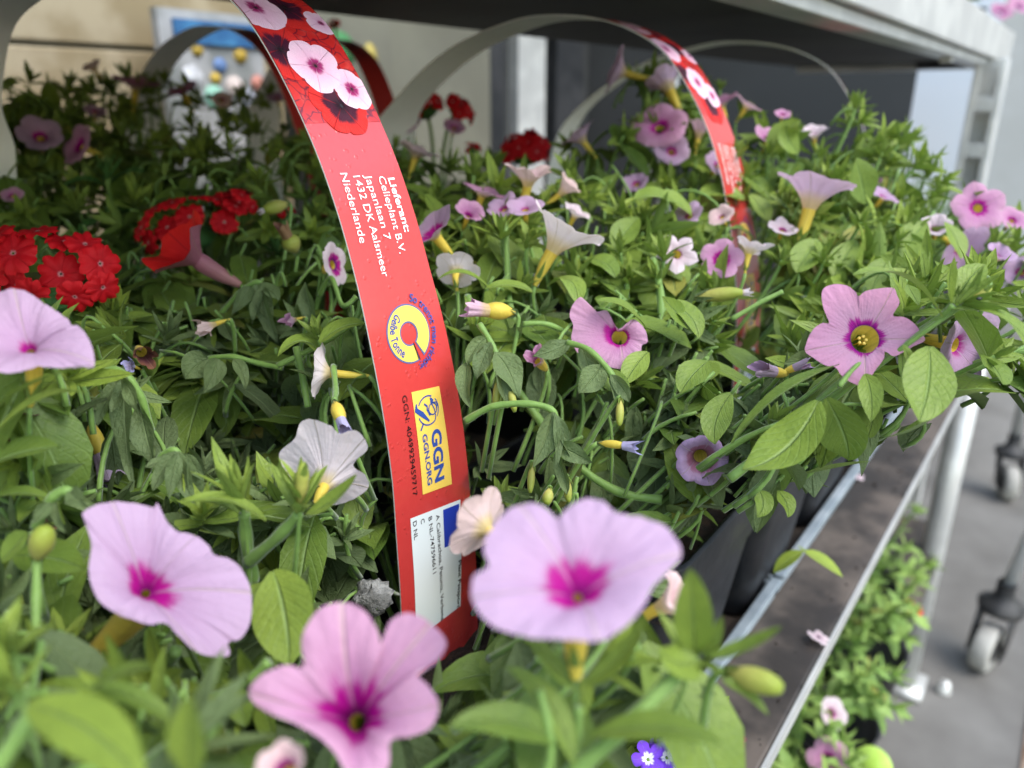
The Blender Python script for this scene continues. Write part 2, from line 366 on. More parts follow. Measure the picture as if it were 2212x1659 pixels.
def traced(cq, c, n, Rr, rim, r0, h, tm, jit=.03, sub=6, nt_=15, lift=.75, rad=.30, reflex=.05):
    """a corolla whose rim runs through the given outline points (x, y, g), g = 0 on a lobe's rib and 1 in a notch"""
    n = unit(n); pts = []; G3 = []
    for e_ in rim:
        r = P(e_[:2], 1.); dn = r@n; d0 = c@cV; d1 = ((c+n*h*Rr)@n)/dn if abs(dn) > .12 else d0
        pts.append(r*np.clip(d1, d0-1.05*Rr, d0+1.05*Rr)); G3.append(e_[2] if len(e_) > 2 else .5)
    pts = np.array(pts); k = len(pts); ring, gs = [], []
    for i in range(k):
        p0, p1, p2, p3 = pts[i-1], pts[i], pts[(i+1) % k], pts[(i+2) % k]
        for f in np.arange(sub)/sub:
            ring.append(.5*((2*p1)+(-p0+p2)*f+(2*p0-5*p1+4*p2-p3)*f*f+(-p0+3*p1-3*p2+p3)*f**3)); gs.append(G3[i]*(1-f)+G3[(i+1) % k]*f)
    ring, gs = np.array(ring), np.array(gs); v = ring-c
    if sum(np.cross(v[i], v[(i+1) % len(v)]) for i in range(len(v)))@n < 0: ring, gs, v = ring[::-1], gs[::-1], v[::-1]
    hh = v@n; e = v-np.outer(hh, n); eu = e/np.maximum(np.linalg.norm(e, axis=1, keepdims=True), 1e-6); N_ = len(ring)
    G = np.zeros((nt_, N_, 3)); A = np.zeros((nt_, N_, 4)); a = np.arange(N_)/N_*2*math.pi; p1_, p2_ = rng.uniform(0, 6, 2)
    for i in range(nt_):
        t = i/(nt_-1); q = (1-t)**2*(c+eu*r0*Rr)+2*t*(1-t)*(c+e*rad+np.outer(hh*lift, n))+t*t*ring
        w_ = Rr*(.07*(.5-gs)*math.sin(math.pi*t)+jit*t*t*(np.sin(3*a+p1_)+.6*np.sin(8*a+p2_)+.25*np.sin(23*a+p1_+5*t)+.22*t**-.6*np.sin(34*a+3*np.sin(5*t+p2_)) if t > 0 else 0*a)-reflex*t**7)
        G[i] = q+np.outer(w_, n); A[i, :, 0] = t; A[i, :, 1] = gs; A[i, :, 2] = .5; A[i, :, 3] = tm
    return G, A
FLOWN = [0]
def flower(q, d, face, size, mat='lilac', tube=None, tl=.95, spin=None, keepr=.46, calyx=True, tr=1., tmat='tube', stam=False, ped=True, plant=None, name='flower', hi=False, label=None, r0=.15, anch=True, rim=None, h=.5, tring=None, **k):
    c = P(q, d); n = D(face); Rr = size/2/FQ*d
    spin = rng.uniform(0, 6.28) if spin is None else R(spin)
    pl = pot_of(c) if plant is None else plant
    if anch: anchor(q, d)
    keep(q, size*keepr, d)
    if rim is not None: G, A = traced(q, c, n, Rr, rim, r0, h, **k)
    else: G, A = corolla(c, n, Rr, spin=spin, r0=r0, ref=cU if abs(face[1]) < .8 else cR, per=16 if hi else 10, nt_=14 if hi else 9, **k)
    mb = MB(); mb.grid(G[:, ::-1], A[:, ::-1], 0, close=True)
    o = mb.build(name, M[mat], pl.o, org=c)
    if label: o['label'] = label
    td = -n if tube is None else D(tube); L = Rr*tl
    pts = bez(c, c-n*L*.45, c-n*L*.45+td*L*.6, 8); ring = Rr*(tring or r0)
    prof = np.array([1., .96, .92, .88, .80, .70, .55, .34])*ring*1.0*tr; prof[0] = Rr*r0
    prof[1:] = np.maximum(prof[1:], Rr*.045)
    # the tube starts exactly on the corolla's inner ring
    inner = G[0]; m_ = len(inner); T = MB(); GG = np.zeros((8, m_, 3)); AA = np.zeros((8, m_, 4)); GG[0] = inner
    off = inner-c
    e = unit(n)
    for i in range(1, 8):
        t = unit(pts[min(i+1, 7)]-pts[i-1]); v = off-np.outer(off@t, t); v /= np.maximum(np.linalg.norm(v, axis=1, keepdims=True), 1e-9)
        GG[i] = pts[i]+v*prof[i]
    AA[:, :, 0] = np.linspace(0, 1, 8)[:, None]; AA[:, :, 1] = (np.arange(m_)/m_)[None]
    T.grid(GG, AA, 0, close=True); T.build('flower_tube', M[tmat], o, org=c)
    end = pts[-1]; td2 = unit(pts[-1]-pts[-2])
    if stam:
        S = MB()
        for a in range(5):
            b = c-n*Rr*.12+Rr*.07*(math.cos(a*1.3)*cR+math.sin(a*1.3)*cU); S.tube([b-n*Rr*.25, b-n*Rr*.03, b+n*Rr*.01, b+n*Rr*.03], np.array([.3, .3, .8, .3])*Rr*.045, 6)
        S.build('stamens', M['stamen'], o, org=c)
    if calyx:
        S = MB(); e1, e2 = perp(td2)
        for a in range(5):
            ra = math.cos(a*1.2566)*e1+math.sin(a*1.2566)*e2
            sp, sd_ = arc(end+td2*Rr*.05, unit(-td2+ra*.42), td2, Rr*rng.uniform(.5, .75), rng.uniform(-.3, .2), 5)
            blade(S, sp, np.cross(td2, ra), Rr*.13, .4, (.6, .9), .2, .45, 0, 1, stalk=.5)
        S.build('calyx', M['leaf'], o, org=c)
    if ped:
        S = MB(); g = end+td2*Rr*.5+np.array([0, 0, -.004])
        b = end+(pl.c-end)*.32 if d > .19 else end+td2*Rr*.5+np.array([0, .004, -.020])
        S.tube(bez(end, g, b, 8), np.linspace(.0030, .0036, 8)*min(d, .25), 6); S.build('flower_stalk', M['stem'], o, org=c)
    return o
def bud(q0, q1, d0, d1, rad, mat='tubeg', petalm=None, plant=None, name='bud', psize=.8):
    """a closed tubular flower from its base q0 to its tip q1"""
    a, b = P(q0, d0), P(q1, d1); L = np.linalg.norm(b-a); lowp = a+np.array([0, .003, -.016]) if d0 < .19 else None; ax = unit(b-a); r = rad/FQ*d0
    pl = pot_of(a) if plant is None else plant; anchor(q0, d0); keep(((q0[0]+q1[0])/2, (q0[1]+q1[1])/2), max(rad, np.hypot(q1[0]-q0[0], q1[1]-q0[1])*.4), d0)
    mid = (a+b)/2+D((0, 1, .2))*L*.04; pts = bez(a, mid, b, 9)
    mb = MB(); mb.tube(pts, np.array([.25, .5, .75, .92, 1, 1, .92, .75, .4])*r, 10)
    o = mb.build(name, M[mat], pl.o, org=a)
    S = MB(); e1, e2 = perp(ax)
    for k in range(5):
        ra = math.cos(k*1.2566)*e1+math.sin(k*1.2566)*e2
        sp, sd_ = arc(a-ax*r*.4, unit(ax+ra*.5), -ax, L*rng.uniform(.35, .5), rng.uniform(-.2, .5), 5); blade(S, sp, np.cross(ax, ra), r*.8, .4, (.6, .9), .2, .4, 0, 1, stalk=.5)
    S.build('calyx', M['limp' if petalm else 'leaf'], o, org=a)
    S = MB(); S.tube(bez(a-ax*r*.2, a-ax*L*.4, a+(pl.c-a)*.3 if lowp is None else lowp, 6), .0008, 6); S.build('flower_stalk', M['stem'], o, org=a)
    if petalm:
        G, A = corolla(b-ax*r*.5, ax, r*2.2*psize, flare=1.5, reflex=.1, notch=.35, wav=.25, r0=.42, tm=.05, op=.62, jit=.45, per=8, nt_=7)
        mb = MB(); mb.grid(G[:, ::-1], A[:, ::-1], 0, close=True); mb.build('crumpled_petals', M[petalm], o, org=a)
    return o
def leaf(q0, q1, d0, d1, wq, bow=(0, 0), nrm=(0, .6, .8), fold=.3, age=.3, shape=(.8, .85), m='leaf', cup=0., wave=.03, bowd=0., r=.3, stalk=.12, kp=True, n=12):
    a, b = P(q0, d0), P(q1, d1); mq = ((q0[0]+q1[0])/2+bow[0]*2, (q0[1]+q1[1])/2+bow[1]*2); c = P(mq, (d0+d1)/2+bowd)
    sp = bez(a, c, b, n); T = np.gradient(sp, axis=0); nv = D(nrm); side = np.array([np.cross(unit(t), nv) for t in T])
    mb = MB(); blade(mb, sp, side, wq/FQ*(d0+d1)/2, fold, shape, r, age, 0, 3, wave, cup=cup, stalk=stalk)
    pl = pot_of((a+b)/2)
    if kp:
        for f in (.3, .6, .85): keep((q0[0]+(q1[0]-q0[0])*f+bow[0], q0[1]+(q1[1]-q0[1])*f+bow[1]), wq*.38, d0+(d1-d0)*f)
        anchor(((q0[0]+q1[0])/2, (q0[1]+q1[1])/2), (d0+d1)/2)
    return mb.build('leaf', M[m], pl.o, org=a)
def stem(qs, r, name='stem', plant=None, hair=False):
    """a stem through the (x, y, depth) points of qs"""
    pts = np.array([P((a, b), d) for a, b, d in qs]); n = len(pts)
    t = np.linspace(0, n-1, 6*(n-1)+1); out_ = np.zeros((len(t), 3))
    for k, x in enumerate(t):
        i = min(int(x), n-2); f = x-i; p0, p1, p2, p3 = pts[max(i-1, 0)], pts[i], pts[i+1], pts[min(i+2, n-1)]
        out_[k] = .5*((2*p1)+(-p0+p2)*f+(2*p0-5*p1+4*p2-p3)*f*f+(-p0+3*p1-3*p2+p3)*f**3)
    mb = MB(); rr = np.linspace(r[0], r[1], len(t)) if isinstance(r, tuple) else r
    mb.tube(out_, np.asarray(rr)*.8*(1+.10*np.sin(np.arange(len(t))*1.1)), 8); pl = pot_of(pts[0])
    if min(q_[2] for q_ in qs) < .28:
        for k in range(int(26*len(out_))):
            i = rng.integers(0, len(out_)-1); b0 = out_[i]+(out_[i+1]-out_[i])*rng.random(); v = randdir(); rq = float(np.mean(rr))*.75; wv = perp(v)[0]*.00004
            mb.add([b0+v*rq-wv, b0+v*rq+wv, b0+v*(rq+rng.uniform(.0003, .0009))], [(0, 1, 2)]) if plant is None else plant
    return mb.build(name, M['stem'], pl.o, org=pts[0])
def tip(q, d, ax, Lq, n=12, age=.7, wr=.26, m=0, hi=True, bd=False, spread=1., kp=True):
    """the young leaf tuft at the end of a shoot, and the stem under it"""
    c = P(q, d); pl = pot_of(c); a = D(ax); L = Lq/FQ*d
    mb = MB(); rosette(mb, c, a, L, n, wr, age, 9 if hi else 6, 0, spread); o = mb.build('shoot_tip', MAT_L[m], pl.o, org=c)
    if kp: keep(q, Lq*.55, d)
    anchor(q, d)
    s = MB(); g = c-a*L*.9; b = c+(pl.c-c)*.24+np.array([0, .004, -.006]) if d > .19 else g+np.array([0, .004, -.014]); s.tube(bez(c, g, b, 7), np.linspace(.0030, .0042, 7)*min(d, .25), 6); s.build('stem', M['stem'], o, org=c)
    if bd:
        s = MB(); s.tube([c-a*L*.1, c+a*L*.15, c+a*L*.35, c+a*L*.5], np.array([.05, .09, .09, .03])*L, 8); s.build('bud', M['tubeg'], o, org=c)
    return o

# ============================================================ the trolley, its shelves and the surroundings
def thing_mesh(name, mb, mat, label, cat, group=None, smooth=False, org=None):
    o = mb.build(name, mat, None, smooth, org=org); return tag(o, label, cat, group)
def bevel(o, wd=.002, seg=2):
    b = o.modifiers.new('bevel', 'BEVEL'); b.width = wd; b.segments = seg; b.limit_method = 'ANGLE'; return o
FLZ = -.9
mb = MB(); mb.add([(-30, -30, FLZ), (60, -30, FLZ), (60, 40, FLZ), (-30, 40, FLZ)], [(0, 1, 2, 3)])
tag(mb.build('concrete_floor', M['concrete'], None, False), kind='structure')
mb = MB(); mb.box((.2, -.118, FLZ+.0), (3.2, -.085, FLZ+.004)); tag(mb.build('floor_joint', M['rust'], None, False), kind='structure')
tro = empty('plant_trolley', (.8, .37, FLZ), 'tall galvanised plant trolley carrying the red-handled bedding plants', 'trolley')
mb = MB(); mb.box((-.45, .068, -.290), (1.36, .69, -.282)); bevel(mb.build('shelf_board', M['board'], tro, False))
mb = MB(); mb.box((-.45, .0660, -.2895), (1.36, .0678, -.2814)); mb.build('board_edge', M['alu'], tro, False)
UZ = .066
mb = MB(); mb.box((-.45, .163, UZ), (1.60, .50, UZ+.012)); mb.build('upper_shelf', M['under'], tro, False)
mb = MB(); mb.box((-.45, .155, UZ-.002), (1.603, .1628, UZ+.045)); mb.box((1.6003, .163, UZ-.002), (1.608, .50, UZ+.045)); mb.box((-.45, .163, UZ-.012), (1.60, .19, UZ-.002)); mb.box((1.56, .20, UZ-.010), (1.60, .49, UZ-.0005))
for x in (1.12, 1.46, 1.535): mb.box((x, .168, UZ-.018), (x+.012, .182, UZ-.0122))
bevel(mb.build('shelf_rim', M['alu'], tro, False), .0015)
mb = MB(); mb.box((-.45, .075, -.66), (1.3, .69, -.645)); mb.build('lower_shelf', M['board'], tro, False)
def slotpost(x, y, z0, z1, name, parent, w_=.040, dp=.040):
    """an upright whose face towards the near end is a ladder of long slots; the side towards the aisle is plain"""
    mb = MB(); s = .009; pit = .064; t = .003
    mb.box((x+t, y, z0), (x+dp, y+t, z1)); mb.box((x+t, y+w_-t, z0), (x+dp, y+w_, z1))
    mb.box((x, y, z0), (x+t-.0003, y+s, z1)); mb.box((x, y+w_-s, z0), (x+t-.0003, y+w_, z1)); z = z0+.01
    while z < z1-.02:
        mb.box((x+.0003, y+s, z), (x+t-.0003, y+w_-s, z+.020)); z += pit
    o = mb.build(name, M['galv'], parent, False); bevel(o, .0012)
    mb = MB(); mb.box((x+dp-.003, y+t+.0005, z0), (x+dp-.001, y+w_-t-.0005, z1)); mb.build('channel_back', M['alu'], o, False)
    return o
slotpost(1.36, .133, -.66, UZ-.004, 'slotted_post', tro)
slotpost(1.36, .652, -.66, UZ-.004, 'slotted_post', tro)
mb = MB(); mb.tube([(1.198, .085, FLZ+.01), (1.21, .085, -.29)], .0165, 12); mb.box((1.17, .055, FLZ+.002), (1.235, .11, FLZ+.012)); mb.lathe((1.225, .030, FLZ+.002), (0, 0, 1), [(0, .02), (.008, .018), (.011, .0)], 12)
mb.build('post', M['alu'], tro)
mb = MB(); mb.tube([(1.30, .085, FLZ+.01), (1.30, .085, -.302)], .010, 10); mb.build('post', M['galv'], tro)
# white sheet hung at the trolley's end
mb = MB(); mb.box((1.90, .212, -.9), (1.905, .345, .35)); thing_mesh('white_sheet', mb, M['white'], 'smooth white sheet standing behind the slotted trolley post', 'panel')
# another trolley behind with a caster, on the right
t2 = empty('empty_trolley', (1.6, -.05, FLZ), 'empty trolley with chrome posts and a grey swivel caster on the concrete', 'trolley')
def caster(c, parent, fwd):
    f = unit(fwd); ax = np.cross(f, (0, 0, 1.)); c = np.asarray(c, float); r = .042
    mb = MB(); mb.lathe(c-ax*.014, ax, [(.018, 0), (r*.92, 0), (r, .004), (r, .024), (r*.92, .028), (.018, .028), (.018, 0)], 28); o = mb.build('caster', M['tyre'], parent)
    mb = MB(); mb.lathe(c-ax*.010, ax, [(0, -.007), (.017, -.007), (.03, .0), (.03, .02), (.017, .027), (0, .027)], 20); mb.build('hub', M['rubber'], o)
    mb = MB()
    for s in (-1, 1):
        q = c+ax*s*.024; top = c+f*.03+np.array([0, 0, r+.022])+ax*s*.024
        a = [q-f*.014-np.array([0, 0, .012]), q+f*.014-np.array([0, 0, .008]), top+f*.022, top-f*.030]
        V = [p+ax*k*.002 for k in (-1, 1) for p in a]
        mb.add(V, [(0, 1, 2, 3), (7, 6, 5, 4), (0, 4, 5, 1), (1, 5, 6, 2), (2, 6, 7, 3), (3, 7, 4, 0)])
    tp = c+f*.03+np.array([0, 0, r+.022]); mb.lathe(tp, (0, 0, 1), [(0, -.004), (.034, -.004), (.036, .008), (.02, .016), (.014, .03), (.014, .05)], 18)
    mb.build('caster_fork', M['rubber'], o)
caster((1.33, -.012, FLZ+.042), t2, (.9, -.2, 0))
mb = MB(); mb.tube([(1.36, -.018, FLZ+.13), (1.44, -.06, -.50), (1.55, -.10, .3)], .011, 12); mb.build('post', M['galv'], t2)
caster((2.05, .02, FLZ+.042), t2, (.9, .3, 0))
mb = MB(); mb.tube([(2.08, .03, FLZ+.13), (2.08, .03, .3)], .012, 12); mb.build('post', M['galv'], t2)
mb = MB(); mb.box((1.60, -.30, FLZ+.155), (2.15, -.22, FLZ+.17)); mb.build('base_frame', M['galv'], t2, False)
# rear: panels, posts and shop things seen under the upper shelf
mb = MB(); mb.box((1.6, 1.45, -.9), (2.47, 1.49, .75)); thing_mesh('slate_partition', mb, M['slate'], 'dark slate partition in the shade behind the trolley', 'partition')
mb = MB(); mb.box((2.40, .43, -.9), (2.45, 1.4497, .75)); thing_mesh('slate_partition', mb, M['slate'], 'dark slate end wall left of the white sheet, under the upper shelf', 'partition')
mb = MB(); mb.box((1.13, 1.13, -.9), (1.45, 1.15, .5)); thing_mesh('cream_panel', mb, M['cream'], 'cream panel behind the tall pale handle', 'panel')
mb = MB(); mb.box((1.477, 1.15, -.9), (1.53, 1.19, .5)); thing_mesh('black_post', mb, M['dark'], 'black upright right of the cream panel', 'post')
mb = MB(); mb.box((1.585, 1.15, -.9), (1.70, 1.18, .5)); thing_mesh('grey_upright', mb, M['alu'], 'pale grey upright between two black bars', 'post')
mb = MB(); mb.box((1.75, 1.15, -.9), (1.88, 1.19, .5)); thing_mesh('black_post', mb, M['dark'], 'wide black upright in front of the slate partition', 'post')
bt = empty('plank_crate', (.3, 1.10, -.3), 'blurred beige plank crate behind the shaded flowers', 'crate')
for k in range(4):
    mb = MB(); mb.box((-.45, 1.10, -.30+.125*k), (.86, 1.13, -.30+.125*k+.119)); bevel(mb.build('plank', M['beige'], bt, False), .003)
mb = MB(); mb.box((-.45, 1.085, -.115), (.20, 1.0985, -.075)); mb.build('dark_rail', M['dark'], bt, False)
ps = empty('seed_display', (.69, 1.03, -.2), 'colourful display board with blue and yellow patches behind the grey handle', 'display')
mb = MB(); mb.box((.615, 1.03, -.25), (.775, 1.045, .12)); mb.build('backing', plain('display_backing', (.20, .21, .20), .5, col2=(.36, .36, .36), scale=14), ps, False)
mb = MB(); mb.box((.635, 1.024, .078), (.775, 1.0298, .108)); mb.build('blue_band', plain('blue_card', (.02, .10, .24), .5, col2=(.05, .2, .38), scale=30), ps, False)
for k, (x, z, r_, cc) in enumerate([(.667, .070, .008, (.55, .38, .05)), (.735, .066, .010, (.6, .4, .04)), (.69, .035, .008, (.5, .35, .05)), (.655, .035, .016, (.65, .66, .68)), (.685, .01, .016, (.25, .5, .38)), (.72, .025, .014, (.65, .55, .5)), (.74, .005, .015, (.5, .52, .6)), (.76, .03, .011, (.5, .2, .15)), (.70, .052, .010, (.16, .28, .55))]):
    mb = MB(); mb.lathe((x, 1.0295, z), (0, -1, 0), [(r_*1.1, 0), (r_, .003), (0, .0045)], 7); mb.build('printed_patch', plain('card_patch', cc, .6, col2=tuple(c*.6 for c in cc), scale=60), ps)
g2 = empty('leafy_poster', (.98, 1.06, 0), 'poster with green, yellow and blue shapes between display board and cream panel', 'poster')
mb = MB(); mb.box((.90, 1.06, -.25), (1.075, 1.07, .3)); mb.build('sheet', M['cream'], g2, False)
for x, z, a, b, cc in [(.95, .085, .035, .03, (.05, .22, .07)), (.965, .02, .035, .009, (.04, .12, .42)), (1.02, .07, .016, .03, (.45, .36, .08)), (.93, .05, .016, .012, (.5, .4, .06))]:
    mb = MB(); mb.lathe((0, 0, 0), (0, -1, 0), [(1.05, 0), (1, .003), (0, .004)], 12); o = mb.build('printed_patch', plain('poster_patch', cc, .6, col2=tuple(c*.6 for c in cc), scale=50), g2, org=(0, 0, 0)); o.location = np.array([x, 1.0595, z])-np.array(g2.location); o.scale = (a, 1, b)
# building: a rendered wall far right, a back wall, and two unseen slabs added to keep the rear dim
mb = MB(); mb.box((5.5, -6, -.9), (5.7, 6, 3.5)); thing_mesh('rendered_wall', mb, M['wallm'], 'pale rendered wall far behind the trolley end', 'wall')
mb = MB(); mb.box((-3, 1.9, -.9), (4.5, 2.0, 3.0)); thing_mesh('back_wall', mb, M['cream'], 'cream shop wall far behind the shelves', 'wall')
mb = MB(); mb.box((-1, .30, .135), (1.15, .80, .15)); mb.build('added_shade_board', M['under'], tro, False)  # unseen board added to block daylight from the rear handles
mb = MB(); mb.box((-3, .95, .50), (1.9, 2.4, .55)); thing_mesh('added_shade_slab', mb, M['dark'], 'unseen slab added to darken the rear of the stand', 'added_shade_slab')  # invented slab out of view, shades the background

# ------------------------------------------------------------ pots, soil, trays
def make_pot(p):
    h = .056; b = .0395; z0, z1 = -.279, POTZ; c = p.c
    def ring(hw, z, k=6):
        pts = []
        for sx, sy in ((1, 1), (-1, 1), (-1, -1), (1, -1)):
            a0 = math.atan2(sy, sx)-math.pi/4
            for i in range(k):
                a = a0+math.pi/2*i/(k-1); pts.append((c[0]+sx*(hw-.012)+.012*math.cos(a), c[1]+sy*(hw-.012)+.012*math.sin(a), z))
        return pts
    mb = MB(); mb.grid(np.array([ring(b, z0), ring(h-.003, z1-.014), ring(h-.0025, z1-.0135), ring(h, z1-.013), ring(h, z1), ring(h-.0015, z1+.001), ring(h-.003, z1), ring(h-.004, SOILZ-.004)]), None, 0, close=True)
    bevel(mb.build('pot', M['pot'], p.o, True, org=c), .0008)
    mb = MB(); n = 14; G = np.zeros((n, n, 3)); hw = h-.0045
    for i in range(n):
        for j in range(n):
            u, v = i/(n-1)*2-1, j/(n-1)*2-1
            G[i, j] = (c[0]+u*hw, c[1]+v*hw, SOILZ+rng.normal()*.0022+.004*(1-max(abs(u), abs(v))))
    mb.grid(G.transpose(1, 0, 2)); mb.build('soil', M['soil'], p.o, True, org=c)
for p in POTS.values(): make_pot(p)
for k in range(5):
    x0 = -.085+.25*k; mb = MB(); z1 = -.270
    for a, b in (((x0, .105, -.281), (x0+.246, .1085, z1)), ((x0, .345, -.281), (x0+.246, .348, z1)), ((x0, .1087, -.281), (x0+.003, .3448, z1)), ((x0+.243, .1087, -.281), (x0+.246, .3448, z1))): mb.box(a, b)
    mb.box((x0, .1020, z1+.0003), (x0+.246, .1085, z1+.003))
    o = mb.build('carry_tray', M['lip'], None, False); bevel(o, .001)
    tag(o, ['grey plastic tray rim at the near left, under the blurred lilac flowers', 'grey plastic tray rim in front of the black pots, beside the bare plywood', 'grey plastic tray rim just beyond the bare plywood front', 'grey plastic tray rim below the trailing right-hand shoots', 'grey plastic tray rim nearest the slotted post'][k], 'tray', 'plastic trays on the shelf')

# ============================================================ cardboard carrying handles
PROF = np.array([(.1534, -.27), (.1534, -.20), (.1534, -.155), (.1546, -.13), (.1557, -.11), (.1582, -.09), (.1621, -.07), (.1674, -.05), (.1738, -.03), (.1828, -.01), (.1955, .01), (.2087, .025), (.224, .0345), (.243, .0415), (.265, .0455), (.29, .0465), (.312, .0435), (.34, .0365), (.362, .0275), (.383, .0155), (.403, .0005), (.418, -.016), (.428, -.04), (.432, -.07), (.433, -.10), (.433, -.2)])
WID_Z = ([-.27, -.155, -.13, -.11, -.09, -.07, -.05, -.03, 0, .03], [.0400, .0385, .0365, .0350, .0340, .0330, .0312, .0305, .0300, .0300])
def smooth_prof():
    out_ = []
    n = len(PROF)
    for i in range(n-1):
        p0, p1, p2, p3 = PROF[max(0, i-1)], PROF[i], PROF[i+1], PROF[min(n-1, i+2)]
        for f in np.arange(0, 1, .125): out_.append(.5*((2*p1)+(-p0+p2)*f+(2*p0-5*p1+4*p2-p3)*f*f+(-p0+3*p1-3*p2+p3)*f**3))
    out_.append(PROF[-1]); return np.array(out_)
SP = smooth_prof(); SS = np.concatenate([[0], np.cumsum(np.linalg.norm(np.diff(SP, axis=0), axis=1))]); STOP = SS[-1]
IT = int(np.argmax(SP[:, 1])); TAN = np.gradient(SP, axis=0); TAN /= np.linalg.norm(TAN, axis=1, keepdims=True)
def width(i):
    if i <= IT: return np.interp(SP[i, 1], *WID_Z)
    z = SP[i, 1]; f = np.clip((.004-z)/.028, 0, 1); f = f*f*(3-2*f); return .0315+.016*f
WW = np.array([width(i) for i in range(len(SP))])
X0H = .1667
def strip_pt(s, u, off=0.):
    """s: metres along the strip from its foot, u: -0.5..0.5 across; off: height above the printed face"""
    y = np.interp(s, SS, SP[:, 0]); z = np.interp(s, SS, SP[:, 1]); w_ = np.interp(s, SS, WW); ty = np.interp(s, SS, TAN[:, 0]); tz = np.interp(s, SS, TAN[:, 1])
    x = X0H+np.asarray(u)*w_
    # outer normal: on the front leg (tangent up) it points to -Y
    return np.stack([x, y-tz*off, z+ty*off], -1)
_gs = np.linspace(.10, SS[IT], 700); _gu = np.linspace(-.7, .7, 57)
_GP = np.stack([strip_pt(np.full(57, s), _gu) for s in _gs]); _d = _GP@cV; _GX = CX+FQ*(_GP@cR)/_d; _GY = CY-FQ*(_GP@cU)/_d
def SU(q):
    k = np.argmin((_GX-q[0])**2+(_GY-q[1])**2); i, j = divmod(int(k), 57); return _gs[i], _gu[j]
def sm(q):                                  # to flat print coordinates: x runs down the strip (text direction), y to its right edge, in metres
    s, u = SU(q); return np.array([-s, u*np.interp(s, SS, WW)])
def to3(xy, off):
    s = -xy[:, 0]; return strip_pt(s, xy[:, 1]/np.interp(s, SS, WW), off)
_TC = {}
def textmesh(body, bold=0.):
    k = (body, bold)
    if k not in _TC:
        c = bpy.data.curves.new('t', 'FONT'); c.body = body; c.size = 1; c.resolution_u = 4; c.offset = bold
        o = bpy.data.objects.new('t', c); C.collection.objects.link(o); dg = bpy.context.evaluated_depsgraph_get(); dg.update()
        me = bpy.data.meshes.new_from_object(o.evaluated_get(dg)); V = np.array([v.co[:2] for v in me.vertices]); F = [tuple(p.vertices) for p in me.polygons]
        bpy.data.objects.remove(o); bpy.data.curves.remove(c); bpy.data.meshes.remove(me); _TC[k] = (V, F)
    return _TC[k]
def inkmat(name, col, gloss=.33): return NT(name).pr(col, gloss, spec=.5)
I_W, I_B, I_N, I_Y, I_DK, I_EU, I_PK, I_WL = inkmat('white_ink', (.86, .85, .83)), inkmat('blue_ink', (.03, .07, .30)), inkmat('navy_grey_ink', (.10, .12, .28)), inkmat('yellow_ink', (.83, .56, .10)), inkmat('black_ink', (.015, .010, .012)), inkmat('flag_blue_ink', (.02, .045, .38)), inkmat('pink_ink', (.8, .5, .6)), inkmat('label_white', (.74, .80, .80))
def cardmat():
    s = NT('printed_red_card'); tc = s.n('TexCoord'); nz = s.noise(500, 3); v = s.n('TexVoronoi', feature='F1'); v.inputs['Scale'].default_value = 480
    nd = s.noise(700, 2); s.t.links.new(tc.outputs['Object'], v.inputs['Vector'])
    col = s.mix(nz, (.52, .036, .034), (.57, .048, .044)); drop = s.step(v.outputs['Distance'], .36, .20)
    ring = s.math('MULTIPLY', drop, s.step(v.outputs['Distance'], .12, .24)); big = s.step(s.noise(130, 1), .52, .62)
    ring = s.math('MULTIPLY', ring, big); drop = s.math('MULTIPLY', drop, big)
    col = s.mix(s.math('MULTIPLY', ring, .22), col, (.36, .012, .012))
    return s.pr(col, .30, spec=.6, nrm=s.bump(s.math('ADD', s.math('MULTIPLY', drop, 1.), s.math('MULTIPLY', nz, .12)), .00022, .5), coat=.8)
M['card'] = cardmat(); M['cardw'] = plain('white_card', (.80, .79, .75), .6, col2=(.84, .83, .79), scale=40, bump=.00008)
def photomat():
    s = NT('printed_petal_field'); v = s.n('TexVoronoi', feature='DISTANCE_TO_EDGE'); tc = s.n('TexCoord'); mp = s.n('Mapping'); nz = s.n('TexNoise'); nz.inputs['Scale'].default_value = 90
    s.t.links.new(tc.outputs['Object'], nz.inputs['Vector']); v.inputs['Scale'].default_value = 260
    ad = s.n('VectorMath', operation='ADD'); sc = s.n('VectorMath', operation='SCALE'); sc.inputs['Scale'].default_value = .012
    s.t.links.new(nz.outputs['Color'], sc.inputs[0]); s.t.links.new(sc.outputs[0], ad.inputs[0]); s.t.links.new(tc.outputs['Object'], ad.inputs[1]); s.t.links.new(ad.outputs[0], v.inputs['Vector'])
    col = s.mix(s.step(v.outputs['Distance'], .0, .09), (.13, .006, .02), (.52, .018, .016)); col = s.mix(s.step(s.noise(220, 3), .5, .75), col, (.64, .06, .05))
    return s.pr(col, .3, spec=.6, coat=.25)
M['photo'] = photomat()
M['pprint'] = petal('printed_pink', (.78, .50, .60), (.74, .40, .54), (.34, .02, .13), (.12, .03, .05), (.7, .4, .5), vein=(.6, .22, .36), trans=0)
M['rprint'] = petal('printed_red', (.58, .02, .016), (.46, .015, .016), (.05, .006, .02), (.012, .006, .012), (.5, .02, .02), vein=(.18, .01, .02), veinamt=.7, trans=0)
TH = .0005
def ss_(x): x = np.clip(x, 0, 1); return x*x*(3-2*x)
